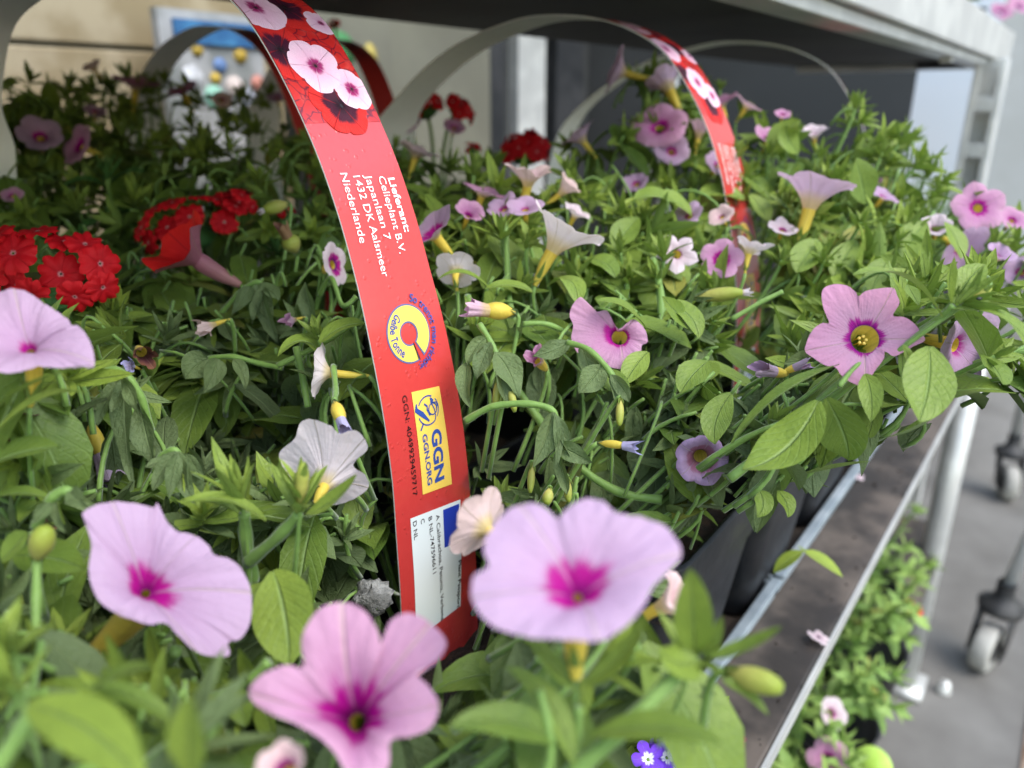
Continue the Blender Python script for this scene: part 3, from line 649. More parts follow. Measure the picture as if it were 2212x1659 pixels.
def make_handle(x, dy, label, prints=True, stretch=0., turn=0.):
    o = empty('carrying_handle', (x, .29+dy, -.18), label, 'handle', 'red and white cardboard carrying handles'); mv = np.array([x-X0H, dy, 0.])
    nS = len(SP); us = np.linspace(-.5, .5, 5)
    out_ = np.stack([strip_pt(np.full(5, s), us) for s in SS])+mv; inn = np.stack([strip_pt(np.full(5, s), us, -TH) for s in SS])+mv
    for g_ in (out_, inn): g_[..., 1] += stretch*(.090*ss_((g_[..., 1]-dy-.222)/.085)-.036*ss_((g_[..., 1]-dy-.315)/.115))
    o.rotation_euler.z = R(turn)
    mb = MB(); mb.grid(out_); strap = mb.build('printed_face', M['card'], o, org=o.location)
    mb = MB(); mb.grid(inn[:, ::-1]); mb.grid(np.stack([out_[:, 0], inn[:, 0]], 1)); mb.grid(np.stack([inn[:, -1], out_[:, -1]], 1)); mb.build('card_back', M['cardw'], o, org=o.location)
    if not prints: return o
    def put(mb, V2, F, off, A=None): mb.add(to3(np.asarray(V2), off)+mv, F, A)
    def done(mb, name, mat): return mb.build(name, mat, o, org=o.location)
    def fan(pts): return list(pts), [tuple(range(len(pts)))]
    def quadgrid(qs, n=14):
        a, b, c, d = [sm(q) for q in qs]; t = np.linspace(0, 1, n)
        V = [(1-v)*((1-u)*a+u*b)+v*((1-u)*d+u*c) for u in (0, 1) for v in t]; return V, [(i, i+1, n+i+1, n+i) for i in range(n-1)]
    def textline(body, q0, q1, cap, mat, name, bold=0., off=.00025):
        V, F = textmesh(body, bold); a, b = sm(q0), sm(q1); V = V-np.array([V[:, 0].min(), 0]); L = V[:, 0].max(); ex = (b-a)/L; ey = unit(np.array([-(b-a)[1], (b-a)[0]]))*cap/.73
        mb = MB(); put(mb, a+V[:, :1]*ex+V[:, 1:]*ey, F, off); done(mb, name, mat)
    def textarc(body, c, rad, a0, a1, hgt, mat, name, inward, bold=.006):
        V, F = textmesh(body, bold); V = V-np.array([V[:, 0].min(), 0]); f = V[:, 0]/V[:, 0].max(); a = a0+(a1-a0)*f; rr = rad+(-1 if inward else 1)*V[:, 1]*hgt/.73
        mb = MB(); put(mb, np.stack([c[0]+rr*np.cos(a), c[1]+rr*np.sin(a)], 1), F, .00034); done(mb, name, mat)
    z4 = lambda x, y: ((1200+x/2.765)/1.8228, (550+y/2.765)/1.8228)
    z5 = lambda x, y: ((1450+x/3.687)/1.8228, (1100+y/3.687)/1.8228)
    z6 = lambda x, y: ((1500+x/3.687)/1.8228, (1500+y/3.687)/1.8228)
    z7 = lambda x, y: ((1500+x/2.37)/1.8228, (1950+y/2.37)/1.8228)
    z1 = lambda x, y: (x/2.88, y/2.88)
    for t_, a, b, cap, bold in [('Lieferant:', (897, 415), (1088, 1003), .0029, .018), ('Celieplant B.V.', (782, 402), (1035, 1238), .0029, 0), ('Japanlaan 7', (645, 383), (866, 1100), .0029, 0), ('1432 DK Aalsmeer', (517, 398), (845, 1503), .0029, 0), ('Niederlande', (372, 362), (602, 1125), .0029, 0)]:
        textline(t_, z4(*a), z4(*b), cap, I_W, 'address_line', bold)
    # sorting ring
    ta, tb = sm(z5(500, 392)), sm(z5(640, 1205)); c = (ta+tb)/2; c[1] = (sm(z5(290, 760))[1]+sm(z5(868, 840))[1])/2; rr = abs(tb-ta)[0]/2*1.0; ri = rr*.44
    g0, g1 = R(38), R(52)
    def ringpoly(r0, r1, ga, gb, sh):
        n = 72; A_ = np.linspace(gb, 2*math.pi+ga, n); V = []
        for k, a in enumerate(A_):
            a_in = a
            V += [(c[0]+r0*math.cos(a_in), c[1]+r0*math.sin(a_in)), (c[0]+r1*math.cos(a), c[1]+r1*math.sin(a))]
        V = np.array(V); V[-1] = (c[0]+r1*math.cos(2*math.pi+ga+sh), c[1]+r1*math.sin(2*math.pi+ga+sh)); V[1] = (c[0]+r1*math.cos(gb+sh*.4), c[1]+r1*math.sin(gb+sh*.4))
        return V, [(2*i, 2*i+1, 2*i+3, 2*i+2) for i in range(n-1)]
    mb = MB(); put(mb, *ringpoly(ri-.0005, rr+.0005, R(22), R(33), R(-9)), .00015); done(mb, 'ring_outline', I_N)
    mb = MB(); put(mb, *ringpoly(ri, rr, R(18), R(37), R(-9)), .00024); done(mb, 'sorting_ring', I_Y)
    textarc('Gelbe Tonne', c, rr*.90, R(205), R(327), rr*.33, I_B, 'ring_lettering', True, .02)
    textarc('So trennt man richtig:', c, rr*1.16, R(161), R(8), rr*.29, I_B, 'ring_lettering', False, .015)
    # certificate label
    mb = MB(); put(mb, *quadgrid([z6(427, 165), z6(845, 70), z6(1025, 1500), z6(608, 1659)]), .00015); done(mb, 'yellow_label', I_Y)
    textline('GGN', z6(712, 720), z6(790, 1478), .0046, I_B, 'label_lettering', .035, .00025)
    textline('GGN.ORG', z6(588, 790), z6(668, 1515), .0022, I_B, 'label_lettering', .03, .00025)
    textline('GGN: 4049929459717', ((1300+445/1.58)/1.8228, (1000+885/1.58)/1.8228), ((1300+517/1.58)/1.8228, (1000+1510/1.58)/1.8228), .0021, I_DK, 'number_line')
    lc = sm(z6(690, 430)); lr_ = abs(sm(z6(690, 210))-sm(z6(690, 650)))[0]/2
    def stroke(pts, wd, nm='emblem'):
        pts = np.array(pts, float)*lr_+lc; T_ = np.gradient(pts, axis=0); T_ /= np.linalg.norm(T_, axis=1, keepdims=True); N_ = np.stack([-T_[:, 1], T_[:, 0]], 1); wd = np.broadcast_to(np.asarray(wd)*lr_, (len(pts),))[:, None]
        V = np.stack([pts-N_*wd/2, pts+N_*wd/2], 1).reshape(-1, 2); put(EM, V, [(2*i, 2*i+1, 2*i+3, 2*i+2) for i in range(len(pts)-1)], .00026)
    EM = MB(); ar = lambda a, b, r=1., cx_=0, cy_=0, n=18: [(cx_+r*math.cos(t), cy_+r*math.sin(t)) for t in np.linspace(R(a), R(b), n)]
    stroke(ar(150, 235, 1), .10); stroke(ar(-75, 30, 1), .10); stroke(ar(50, 128, 1), .07); stroke([(-.75, -1.02), (-.35, -1.12), (.1, -.62), (.75, -.05)], [.10, .34, .38, .12])
    stroke([(-.55, -.30), (-.30, -.05), (-.05, -.10), (.15, .02), (.40, .10)], .14); stroke(ar(0, 360, .40, .02, .45), .09); stroke([(-.8, .36), (-.55, .48), (-.35, .40)], [.12, .3, .2])
    stroke([(-.4, .5), (-.35, .85), (-.1, .95), (.05, .8)], .08); stroke([(-.35, .42), (.1, .6), (.55, .62), (.85, .55)], .09); stroke([(.72, -.62), (.95, -.82), (1.15, -.98)], .14)
    done(EM, 'emblem', I_B)
    # plant passport
    mb = MB(); put(mb, *quadgrid([z7(275, 222), z7(733, 38), z7(806, 1105), z7(335, 1345)]), .00015); done(mb, 'white_label', I_WL)
    mb = MB(); put(mb, *quadgrid([z7(567, 138), z7(717, 76), z7(745, 424), z7(592, 487)]), .00024); done(mb, 'blue_flag', I_EU)
    textline('Plant Passport', z7(716, 612), z7(742, 1098), .0016, I_DK, 'passport_lettering', .022)
    textline('A Calibrachoa, Petunia, Verbena', z7(503, 182), z7(570, 1200), .0018, I_DK, 'passport_lettering', .006)
    textline('B NL-747596611', z7(436, 203), z7(474, 738), .0018, I_DK, 'passport_lettering', .006)
    textline('C', z7(366, 228), z7(369, 268), .0018, I_DK, 'passport_lettering', .012)
    textline('D NL', z7(296, 250), z7(309, 420), .0018, I_DK, 'passport_lettering', .012)
    # barcode at the foot
    mb = MB(); put(mb, *quadgrid([z7(840, 1512), z7(1003, 1418), z7(1040, 1640), z7(870, 1740)], 5), .00015); done(mb, 'barcode_label', I_WL)
    mb = MB(); q0, q1, q2, q3 = [np.array(z7(*q)) for q in ((850, 1520), (990, 1438), (1020, 1640), (880, 1730))]
    for f, wd in [(.0, .05), (.09, .03), (.16, .06), (.27, .10), (.42, .03), (.5, .06), (.62, .12), (.79, .03), (.86, .05), (.96, .03)]:
        a, b, c2, d2 = q0+(q1-q0)*f, q0+(q1-q0)*(f+wd), q3+(q2-q3)*(f+wd), q3+(q2-q3)*f
        A4 = [sm(a), sm(b), sm(c2), sm(d2)]; put(mb, A4, [(0, 1, 2, 3)], .00024)
    done(mb, 'barcode', I_DK)
    # printed flower photograph on the upper part
    s0 = SU(z1(2060, 760))[0]; s1 = SS[IT]+.045; n = 60; V = []
    for k in range(n):
        s = s0+(s1-s0)*k/(n-1); w_ = np.interp(s, SS, WW); V += [(-s-(.0015*math.sin(k*1.3) if k == 0 else 0), -w_*.499), (-s, w_*.499)]
    
    mb = MB(); put(mb, V, [(2*i, 2*i+1, 2*i+3, 2*i+2) for i in range(n-1)], .00012); done(mb, 'flower_picture', M['photo'])
    def pf(q, rad, kind, off, spin, tm, nt_=.10):
        if kind == 'rprint': rad *= 1.22; tm *= 1.35; nt_ = .2
        cc = sm(q) if not isinstance(q, np.ndarray) else q; G, A = corolla(np.zeros(3), (0, 0, 1), rad, spin=spin, flare=0, reflex=0, wav=0, notch=nt_, r0=.02, tm=tm, jit=.16)
        V = G[:, :, :2].reshape(-1, 2)+cc; w_ = np.interp(-V[:, 0], SS, WW)*.499; V[:, 1] = np.clip(V[:, 1], -w_, w_); a, b = G.shape[:2]
        F = [(i*b+j, (i+1)*b+j, (i+1)*b+(j+1) % b, i*b+(j+1) % b) for i in range(a-1) for j in range(b)]
        mb = MB(); put(mb, V, F, off, A.reshape(-1, 4)); done(mb, 'printed_flower', M[kind])
        mb = MB(); th = np.linspace(0, 2*math.pi, 10)[:-1]; put(mb, np.stack([cc[0]+rad*.06*np.cos(th), cc[1]+rad*.05*np.sin(th)], 1), [tuple(range(9))], off+.00006); done(mb, 'printed_eye', I_DK)
    pf(z1(1770, 55), .0095, 'rprint', .00020, .3, .42); pf(z1(1742, 310), .0090, 'rprint', .00022, .9, .42); pf(z1(2118, 665), .0088, 'rprint', .00024, .2, .45)
    pf(z1(1590, 55), .0102, 'pprint', .00032, 1.1, .28, .13); pf(z1(1962, 415), .0094, 'pprint', .00034, .6, .30, .13); pf(z1(2190, 560), .0075, 'pprint', .00030, .2, .34, .13); pf(z1(1995, 150), .0055, 'pprint', .00028, 2.2, .2, .13)
    top = sm(z1(1600, 40)); 
    for k, (a, b, kd, r_) in enumerate([(-.016, .006, 'rprint', .009), (-.022, -.006, 'pprint', .0095), (-.034, .005, 'pprint', .009), (-.042, -.008, 'rprint', .009)]):
        pf(np.array([top[0]+a, b]), r_, kd, .00026+.00003*k, k*.7, .36 if kd == 'rprint' else .28)
    return o
H1 = make_handle(.1667, 0, 'red cardboard handle in sharp focus with address lines, yellow label and white plant passport', True, 1.)
H2 = make_handle(.402, -.0195, 'second red cardboard handle, its pale arch rising behind the sharp red one')
H3 = make_handle(.64, -.03, 'pale handle arch at the right whose red side is edge-on among leaves', False, 0, 13)
H4 = make_handle(.385, .297, 'shaded grey handle arch at the back left before the beige crate', False)
H4.scale = (.8, .92, .98); H4.location.z += .014; H4.location.y -= .014
H5 = make_handle(.53, .325, 'dark red handle strip at the back behind the sharp red handle', False)
H5.scale = (.9, .75, 1); H5.location.z += .012
for y in range(60, 1445, 40):
    xl = np.interp(y, [0, 160, 340, 540, 740, 900, 1050, 1325], [515, 600, 690, 760, 800, 830, 850, 868]); xr = np.interp(y, [0, 200, 340, 520, 700, 850, 1000, 1180, 1390], [655, 790, 860, 910, 960, 990, 1010, 1025, 1055])
    keep(((xl+xr)/2, y), (xr-xl)/2+30, .262)
for x, y in [(1460, 140), (1515, 225), (1570, 320), (1605, 420), (1630, 520)]: keep((x, y), 34, .40)
for x, y in [(1570, 330), (1605, 410), (1630, 480), (1636, 540), (1636, 590), (1632, 640), (1624, 690), (1612, 740)]: keep((x, y), 52, .405)
for x, y in [(830, 250), (900, 160), (980, 95), (1080, 45), (1200, 30), (1320, 65)]: keep((x, y), 50, .42)
for x, y in [(1480, 110), (1600, 100), (1700, 130), (1790, 190), (1200, 260), (1270, 200)]: keep((x, y), 30, .7)

# ============================================================ flowers placed one by one
fl = flower
# nearest, blurred
Z = lambda ox, oy, pts: [((ox+p[0]/1.58)/1.8228, (oy+p[1]/1.58)/1.8228, *p[2:]) for p in pts]
fl(Z(0, 1974, [(905, 575)])[0], .152, (.40, .52, .75), 330, 'lilac', (-.76, -.65, .05), tl=1.75, r0=.055, tring=.20, tr=1.25, tm=.36, h=.50, jit=.035, keepr=.52, label='lilac flower with thick yellow tube, nearest the left of the red handle',
   rim=Z(0, 1974, [(515, 70, .5), (600, 15, .2), (700, -5, 0), (840, 5, .5), (950, 25, 1), (985, -5, .6), (1040, 110, .8), (1110, 180, .5), (1220, 205, 0), (1300, 270, .6), (1335, 335, 1), (1420, 355, .5), (1510, 420, .2), (1568, 560, 0), (1560, 740, .4), (1500, 845, .8), (1425, 865, 1), (1432, 945, .5), (1330, 962, .1), (1210, 925, 0), (1110, 830, .5), (1030, 755, 1), (940, 765, .5), (850, 735, .2), (720, 680, .1), (620, 610, .5), (565, 500, 1), (552, 390, .6), (568, 260, .8), (530, 130, .9)]))
fl(Z(1300, 1974, [(1540, 600)])[0], .116, (.0, .66, .75), 440, 'lilac', (.03, -1, -.08), tl=1.05, r0=.045, tring=.10, tr=1.7, tm=.42, h=.42, jit=.025, keepr=.5, label='largest open lilac flower in front',
   rim=Z(1300, 1974, [(880, 510, .3), (895, 450, .7), (985, 395, 1), (955, 300, .7), (985, 180, .4), (1080, 60, .1), (1180, 5, 0), (1310, 0, .5), (1405, 70, 1), (1425, 85, 1), (1490, 20, .5), (1600, -30, .1), (1700, -12, .3), (1780, 60, .9), (1850, 78, 1), (1960, 88, .5), (2080, 125, .2), (2150, 200, .1), (2192, 312, 0), (2125, 400, .4), (2020, 505, 1), (1965, 620, .6), (1890, 725, .3), (1770, 820, .1), (1660, 862, 0), (1500, 852, .5), (1300, 842, 1), (1150, 805, .6), (1000, 745, .3), (915, 660, .1), (878, 580, 0)]))
fl((772, 1560), .128, (.05, .40, .91), 380, 'rose', (-.05, -.5, -1), tl=.9, r0=.09, tring=.16, tm=.46, h=.78, lift=.9, jit=.03, keepr=.5, label='deep pink flower at the bottom, left of the largest lilac one',
   rim=[(652, 1438, 1), (650, 1380, .5), (685, 1318, .1), (738, 1300, 0), (785, 1318, .2), (815, 1362, .6), (824, 1402, 1), (838, 1345, .6), (880, 1322, .2), (930, 1345, 0), (964, 1388, .2), (935, 1435, .6), (898, 1452, 1), (928, 1485, .4), (948, 1525, 0), (930, 1572, .3), (885, 1592, .7), (842, 1602, 1), (838, 1655, .5), (805, 1700, .1), (762, 1712, .1), (735, 1650, .5), (700, 1602, 1), (640, 1565, .6), (568, 1535, .2), (534, 1497, 0), (562, 1458, .3), (612, 1436, .6)])
fl((625, 1672), .105, (-.2, .6, .6), 170, 'peach', spin=90, flare=.7, notch=.25, op=.7, r0=.2, jit=.15)
fl(Z(0, 1000, [(190, 610)])[0], .165, (.22, .62, .75), 300, 'lilac', (-.35, -1, -.2), tl=.95, r0=.05, tring=.13, tm=.16, h=.40, jit=.03, keepr=.55,
   rim=Z(0, 1000, [(-180, 330, .5), (-60, 240, .2), (90, 213, 0), (200, 245, .4), (272, 300, 1), (335, 330, .4), (410, 375, .1), (442, 430, .6), (482, 432, 1), (530, 490, .4), (572, 575, .1), (584, 665, 0), (560, 692, .3), (430, 680, .7), (320, 692, 1), (215, 695, .6), (80, 730, .2), (-80, 720, .5), (-190, 600, 1), (-220, 450, .6)]))
# the sharp star on the right and its neighbours
fl(Z(2632, 1000, [(1222, 530)])[0], .207, (-.03, .10, .99), 232, 'pink', (.25, -.35, -1), tl=.9, r0=.26, tm=.24, h=.16, jit=.015, lift=.6, rad=.5, reflex=.02, stam=True, keepr=.6, label='sharp pink star flower with yellow throat',
   rim=Z(2632, 1000, [(955, 255, .4), (975, 207, .2), (1040, 185, .1), (1115, 193, .3), (1165, 232, .7), (1186, 262, 1), (1225, 232, .7), (1300, 215, .3), (1396, 211, 0), (1425, 262, .3), (1438, 310, .6), (1402, 382, 1), (1470, 390, .6), (1535, 432, .3), (1578, 490, .1), (1602, 536, 0), (1530, 572, .3), (1460, 612, .6), (1402, 636, .8), (1350, 604, 1), (1342, 650, .7), (1290, 722, .3), (1250, 782, .1), (1214, 822, 0), (1130, 792, .3), (1080, 752, .6), (1044, 706, 1), (980, 692, .6), (900, 642, .2), (853, 602, 0), (864, 540, .3), (898, 472, .5), (955, 430, .8), (1002, 426, 1), (968, 340, .6)]))
fl((2062, 745), .235, (.35, -.18, .55), 210, 'lilac', (-.5, .3, -1), tl=.9, spin=-60, flare=.35, reflex=.05, notch=.18, r0=.15, tm=.1, jit=.1)
fl(Z(1300, 1000, [(1800, 520)])[0], .262, (-.05, .28, .96), 150, 'rose', (.2, -.3, -1), tl=1, r0=.22, tm=.36, h=.30, jit=.035, keepr=.6, label='pink flower with folded upper petals right of the red tag',
   rim=Z(1300, 1000, [(1490, 380, .6), (1510, 312, .3), (1560, 268, 0), (1605, 310, .5), (1652, 352, 1), (1720, 345, .4), (1738, 372, .2), (1795, 462, 1), (1850, 425, .4), (1892, 404, 0), (1955, 462, .4), (1977, 540, .7), (1942, 562, 1), (1932, 622, .5), (1882, 692, .1), (1820, 714, 0), (1740, 702, .5), (1690, 656, 1), (1620, 662, .5), (1550, 622, .1), (1502, 525, .5), (1512, 440, 1)]))
fl((1513, 985), .240, (-.12, -.18, .97), 128, 'wilt', (.15, .8, -.8), tl=1.1, spin=-90, flare=.75, reflex=.25, notch=.14, wav=.05, r0=.22, tm=.44, op=.92, jit=.22, hi=True)
# middle distance
fl((1748, 452), .355, (.22, .95, .18), 175, 'lilac', (-.35, -1, 0), tl=1.0, spin=20, flare=.85, reflex=.15, notch=.22, r0=.16, tm=.16, op=.95)
fl((2112, 450), .375, (-.12, .12, .95), 112, 'rose', (-.1, -.6, -.6), spin=80, flare=.2, notch=.22, point=.05, r0=.17, tm=.24)
fl((2070, 535), .365, (.2, -.35, .45), 125, 'lilac', (-.3, .5, -.6), spin=40, flare=.4, notch=.2, tm=.15)
fl((1425, 278), .445, (-.22, .40, .85), 122, 'rose', (.2, -.75, -.5), spin=75, flare=.3, reflex=.15, notch=.10, r0=.15, tm=.24)
fl((1352, 158), .47, (-.80, .25, .1), 108, 'lilac', (1, .02, -.2), tl=1.2, spin=10, flare=.6, notch=.25, tm=.12)
fl((1448, 198), .455, (-.35, .85, -.25), 96, 'lilac', (.30, -1, .15), tl=1.2, spin=40, flare=.95, notch=.2, op=.85, tm=.1, r0=.22)
fl((1508, 300), .445, (.2, .9, .2), 70, 'rose', (-.1, -1, 0), spin=20, flare=1.1, notch=.2, op=.8, tm=.2)
fl((1560, 232), .47, (-.3, .6, .3), 76, 'rose', spin=20, flare=.5, notch=.25, tm=.15); fl((1610, 235), .475, (.4, .6, .3), 66, 'rose', spin=60, flare=.5, notch=.25, tm=.15)
fl((1140, 402), .355, (.12, .85, .42), 112, 'peach', (-.75, -.8, 0), tl=1.05, spin=40, flare=.75, notch=.28, op=.9, r0=.18, tm=.12, jit=.18)
fl((1208, 420), .372, (.55, .5, .3), 80, 'peach', (-1, -.35, 0), tl=1.1, spin=0, flare=1., notch=.2, op=.75, tm=.1)
fl((1192, 545), .298, (.48, .78, .12), 182, 'pale', (-.45, -1, -.05), tl=.85, spin=12, flare=.88, reflex=.16, notch=.16, r0=.16, tm=.2, op=.95, jit=.1, hi=True)
fl((1135, 455), .325, (-.05, .65, .6), 84, 'lilac', spin=0, flare=.4, notch=.2, tm=.1)
fl((942, 512), .305, (-.48, .55, .45), 132, 'lilac', (.6, -.7, -.4), tl=1., spin=100, flare=.45, reflex=.0, notch=.14, r0=.17, tm=.34, jit=.12)
fl((985, 592), .295, (.1, .55, -.55), 102, 'pale', (.25, -.85, .35), spin=30, flare=.4, notch=.2, tm=.1)
fl((1040, 425), .355, (.3, .8, .3), 104, 'pink', spin=0, flare=.4, notch=.25, tm=.25)
fl((896, 342), .42, (.2, .5, .2), 92, 'peach', spin=30, flare=.6, notch=.25, tm=.1, jit=.2)
fl((1262, 308), .45, (-.4, .5, .1), 88, 'lilac', (.5, -.6, 0), spin=30, flare=.7, notch=.2, tm=.1)
fl((1462, 550), .318, (-.05, .25, .95), 88, 'pale', spin=30, flare=.25, notch=.34, point=.1, r0=.22, tm=.08, jit=.12)
fl((1558, 562), .325, (-.2, .2, .9), 92, 'rose', spin=60, flare=.3, notch=.2, r0=.2, tm=.3); fl((1618, 550), .322, (.3, .75, -.1), 86, 'pale', (-.1, -1, 0), spin=10, flare=.7, notch=.32, op=.9, tm=.1, jit=.25)
fl((1560, 470), .36, (-.4, .4, .5), 60, 'peach', spin=0, flare=.4, tm=.1)
fl((718, 572), .30, (.95, .12, .30), 100, 'pale', (-.2, -.4, -1), spin=90, flare=.25, notch=.2, r0=.2, tm=.42)
fl((715, 806), .235, (-.80, .10, .05), 125, 'pale', (1, -.02, -.15), tl=1.25, spin=15, flare=.55, notch=.14, r0=.15, tm=.1, hi=True)
fl((700, 1052), .196, (.10, .45, -.80), 190, 'pale', (-.45, -.85, .30), tl=.45, r0=.13, tm=.05, h=.40, jit=.03, keepr=.5, calyx=False, ped=False, label='white veined flower seen from behind, left of the yellow label',
   rim=[(605, 977, .2), (638, 945, .7), (650, 912, .4), (680, 904, 0), (715, 916, .5), (735, 932, 1), (765, 926, .4), (788, 946, 0), (794, 970, .4), (764, 1002, 1), (790, 1020, .4), (797, 1050, 0), (762, 1076, .4), (722, 1091, 1), (690, 1087, .5), (655, 1062, .2), (622, 1015, 0)])
fl((1056, 1146), .172, (-.50, .25, -.40), 170, 'peach', (.7, -.6, .2), tl=.8, spin=20, flare=.5, notch=.16, r0=.14, tm=.1, hi=True)
fl((1420, 1315), .160, (.45, .30, .25), 170, 'peach', (-.6, -.7, 0), spin=50, flare=1.0, reflex=.25, notch=.22, op=.85, tm=.1, hi=True, jit=.2)
# smaller blooms among the leaf tips
for q, d, f, sz, m_ in [((1090, 455), .34, (-.3, .6, .6), 84, 'lilac'), ((1010, 470), .335, (.3, .5, .7), 80, 'rose'), ((1240, 470), .36, (.4, .7, .4), 78, 'pale'), ((1375, 400), .42, (-.3, .5, .7), 74, 'lilac'), ((1655, 305), .44, (.1, .6, .7), 66, 'rose'), ((1760, 300), .44, (-.2, .7, .5), 62, 'pale'), ((1905, 430), .39, (.3, .6, .6), 70, 'lilac'), ((2020, 500), .365, (-.3, .5, .7), 76, 'pale'), ((1690, 500), .355, (.1, .6, .6), 70, 'pale'), ((1490, 470), .36, (-.4, .5, .6), 72, 'lilac'), ((2150, 560), .355, (.2, .5, .7), 78, 'lilac')]:
    fl(q, d, f, sz, m_, spin=float(rng.uniform(0, 360)), flare=float(rng.uniform(.35, .8)), notch=.2, r0=.14, tm=.18, jit=.14, op=float(rng.uniform(.8, 1)))
# dim flowers at the back
fl((178, 318), .46, (-.45, .2, .75), 100, 'rose', (.7, -.2, -.5), spin=90, flare=.35, notch=.2, tm=.26); fl((88, 300), .46, (.3, .3, .6), 95, 'lilac', spin=30, flare=.5, notch=.2, tm=.2)
fl((292, 195), .58, (.2, .8, .4), 96, 'rose', (-.2, -1, 0), spin=30, flare=.5, notch=.25, tm=.3); fl((398, 205), .6, (-.2, .6, .5), 80, 'rose', spin=70, flare=.4, notch=.25, tm=.34)
fl((208, 155), .62, (-.4, .6, .2), 46, 'peach', spin=10, flare=.8, tm=.1); fl((205, 245), .56, (.3, .5, .5), 48, 'lilac', spin=10, flare=.4, tm=.2); fl((600, 215), .6, (0, .5, .6), 44, 'lilac', spin=10, flare=.4, tm=.2); fl((480, 218), .6, (.2, .3, .8), 44, 'peach', spin=10, flare=.3, tm=.2)
fl((885, 275), .55, (-.2, .4, .6), 60, 'lilac', spin=0, flare=.4, tm=.2); fl((980, 278), .56, (.2, .4, .6), 50, 'rose', spin=40, flare=.4, tm=.2)
fl((28, 425), .40, (.2, .5, .7), 46, 'rose', spin=0, flare=.4, tm=.2); fl((1690, 250), .45, (0, .5, .6), 36, 'rose', spin=0, flare=.4, tm=.2); fl((2185, 478), .38, (0, .4, .7), 66, 'rose', spin=0, flare=.4, tm=.2); fl((2205, 590), .36, (-.3, .3, .8), 74, 'lilac', spin=50, flare=.3, tm=.2)
fl((1880, 400), .42, (-.2, .7, .5), 50, 'rose', spin=0, flare=.5, tm=.2); fl((1550, 360), .43, (.2, .3, .6), 70, 'lilac', spin=0, flare=.4, tm=.2); fl((1450, 330), .44, (0, .2, .6), 80, 'lilac', spin=30, flare=.4, tm=.2)
# buds, spent and withered flowers
bud((1112, 676), (1046, 670), .262, .258, 19, 'tube', 'rose'); bud((1500, 645), (1606, 632), .30, .295, 15, 'tubeg', 'pale', psize=.45); bud((622, 440), (570, 455), .345, .34, 15, 'tubeg', 'pale', psize=.35)
bud((188, 905), (222, 990), .225, .222, 17, 'tube', 'wilt', psize=1.1); bud((722, 868), (738, 912), .21, .205, 15, 'tube', 'blue'); bud((1292, 958), (1350, 963), .232, .228, 9, 'tube', 'blue', psize=1.1)
bud((1570, 1452), (1690, 1488), .132, .126, 27, 'tubeg'); bud((1188, 1055), (1180, 1090), .22, .218, 12, 'tubeg'); bud((640, 545), (620, 510), .33, .325, 20, 'tubeg', 'brown', psize=.6)
bud((1150, 1000), (1145, 1065), .235, .232, 8); bud((1225, 1030), (1228, 1085), .23, .228, 9); bud((1340, 860), (1338, 920), .235, .232, 9); bud((1078, 810), (1070, 880), .245, .243, 9); bud((1100, 830), (1112, 890), .243, .24, 9)
fl((1672, 803), .235, (-.7, .1, .4), 84, 'wilt', spin=0, flare=1.2, op=.55, notch=.4, jit=.5, tm=.05, r0=.3, hi=True); fl((1715, 795), .236, (.6, .3, .4), 56, 'wilt', spin=0, flare=1.2, op=.5, notch=.4, jit=.5, tm=.05, r0=.3)
fl((305, 760), .25, (.4, -.2, .5), 76, 'brown', spin=0, flare=1.2, op=.6, notch=.3, jit=.45, tm=.05, r0=.3); fl((290, 792), .245, (-.2, .2, .7), 46, 'blue', spin=0, flare=.8, op=.7, notch=.4, jit=.5, tm=.05)
fl((40, 905), .19, (.5, -.3, .5), 135, 'maroon', spin=0, flare=1.2, op=.75, notch=.3, jit=.5, tm=.05, r0=.3, hi=True); fl((465, 700), .27, (-.5, -.3, .6), 74, 'peach', spin=0, flare=1., op=.6, notch=.4, jit=.5, tm=.05)
fl((640, 690), .27, (-.4, -.2, .6), 52, 'rose', spin=0, flare=1., op=.6, notch=.3, jit=.4, tm=.05); fl((1165, 782), .255, (-.3, .3, .5), 76, 'rose', spin=0, flare=1., op=.65, notch=.4, jit=.5, tm=.05, r0=.3)
fl((120, 1130), .19, (.3, .2, .6), 74, 'brown', spin=0, flare=.9, op=.6, notch=.3, jit=.5, tm=.05); fl((150, 1040), .2, (.6, .2, .4), 60, 'wilt', spin=0, flare=1.2, op=.5, notch=.3, jit=.5, tm=.05)
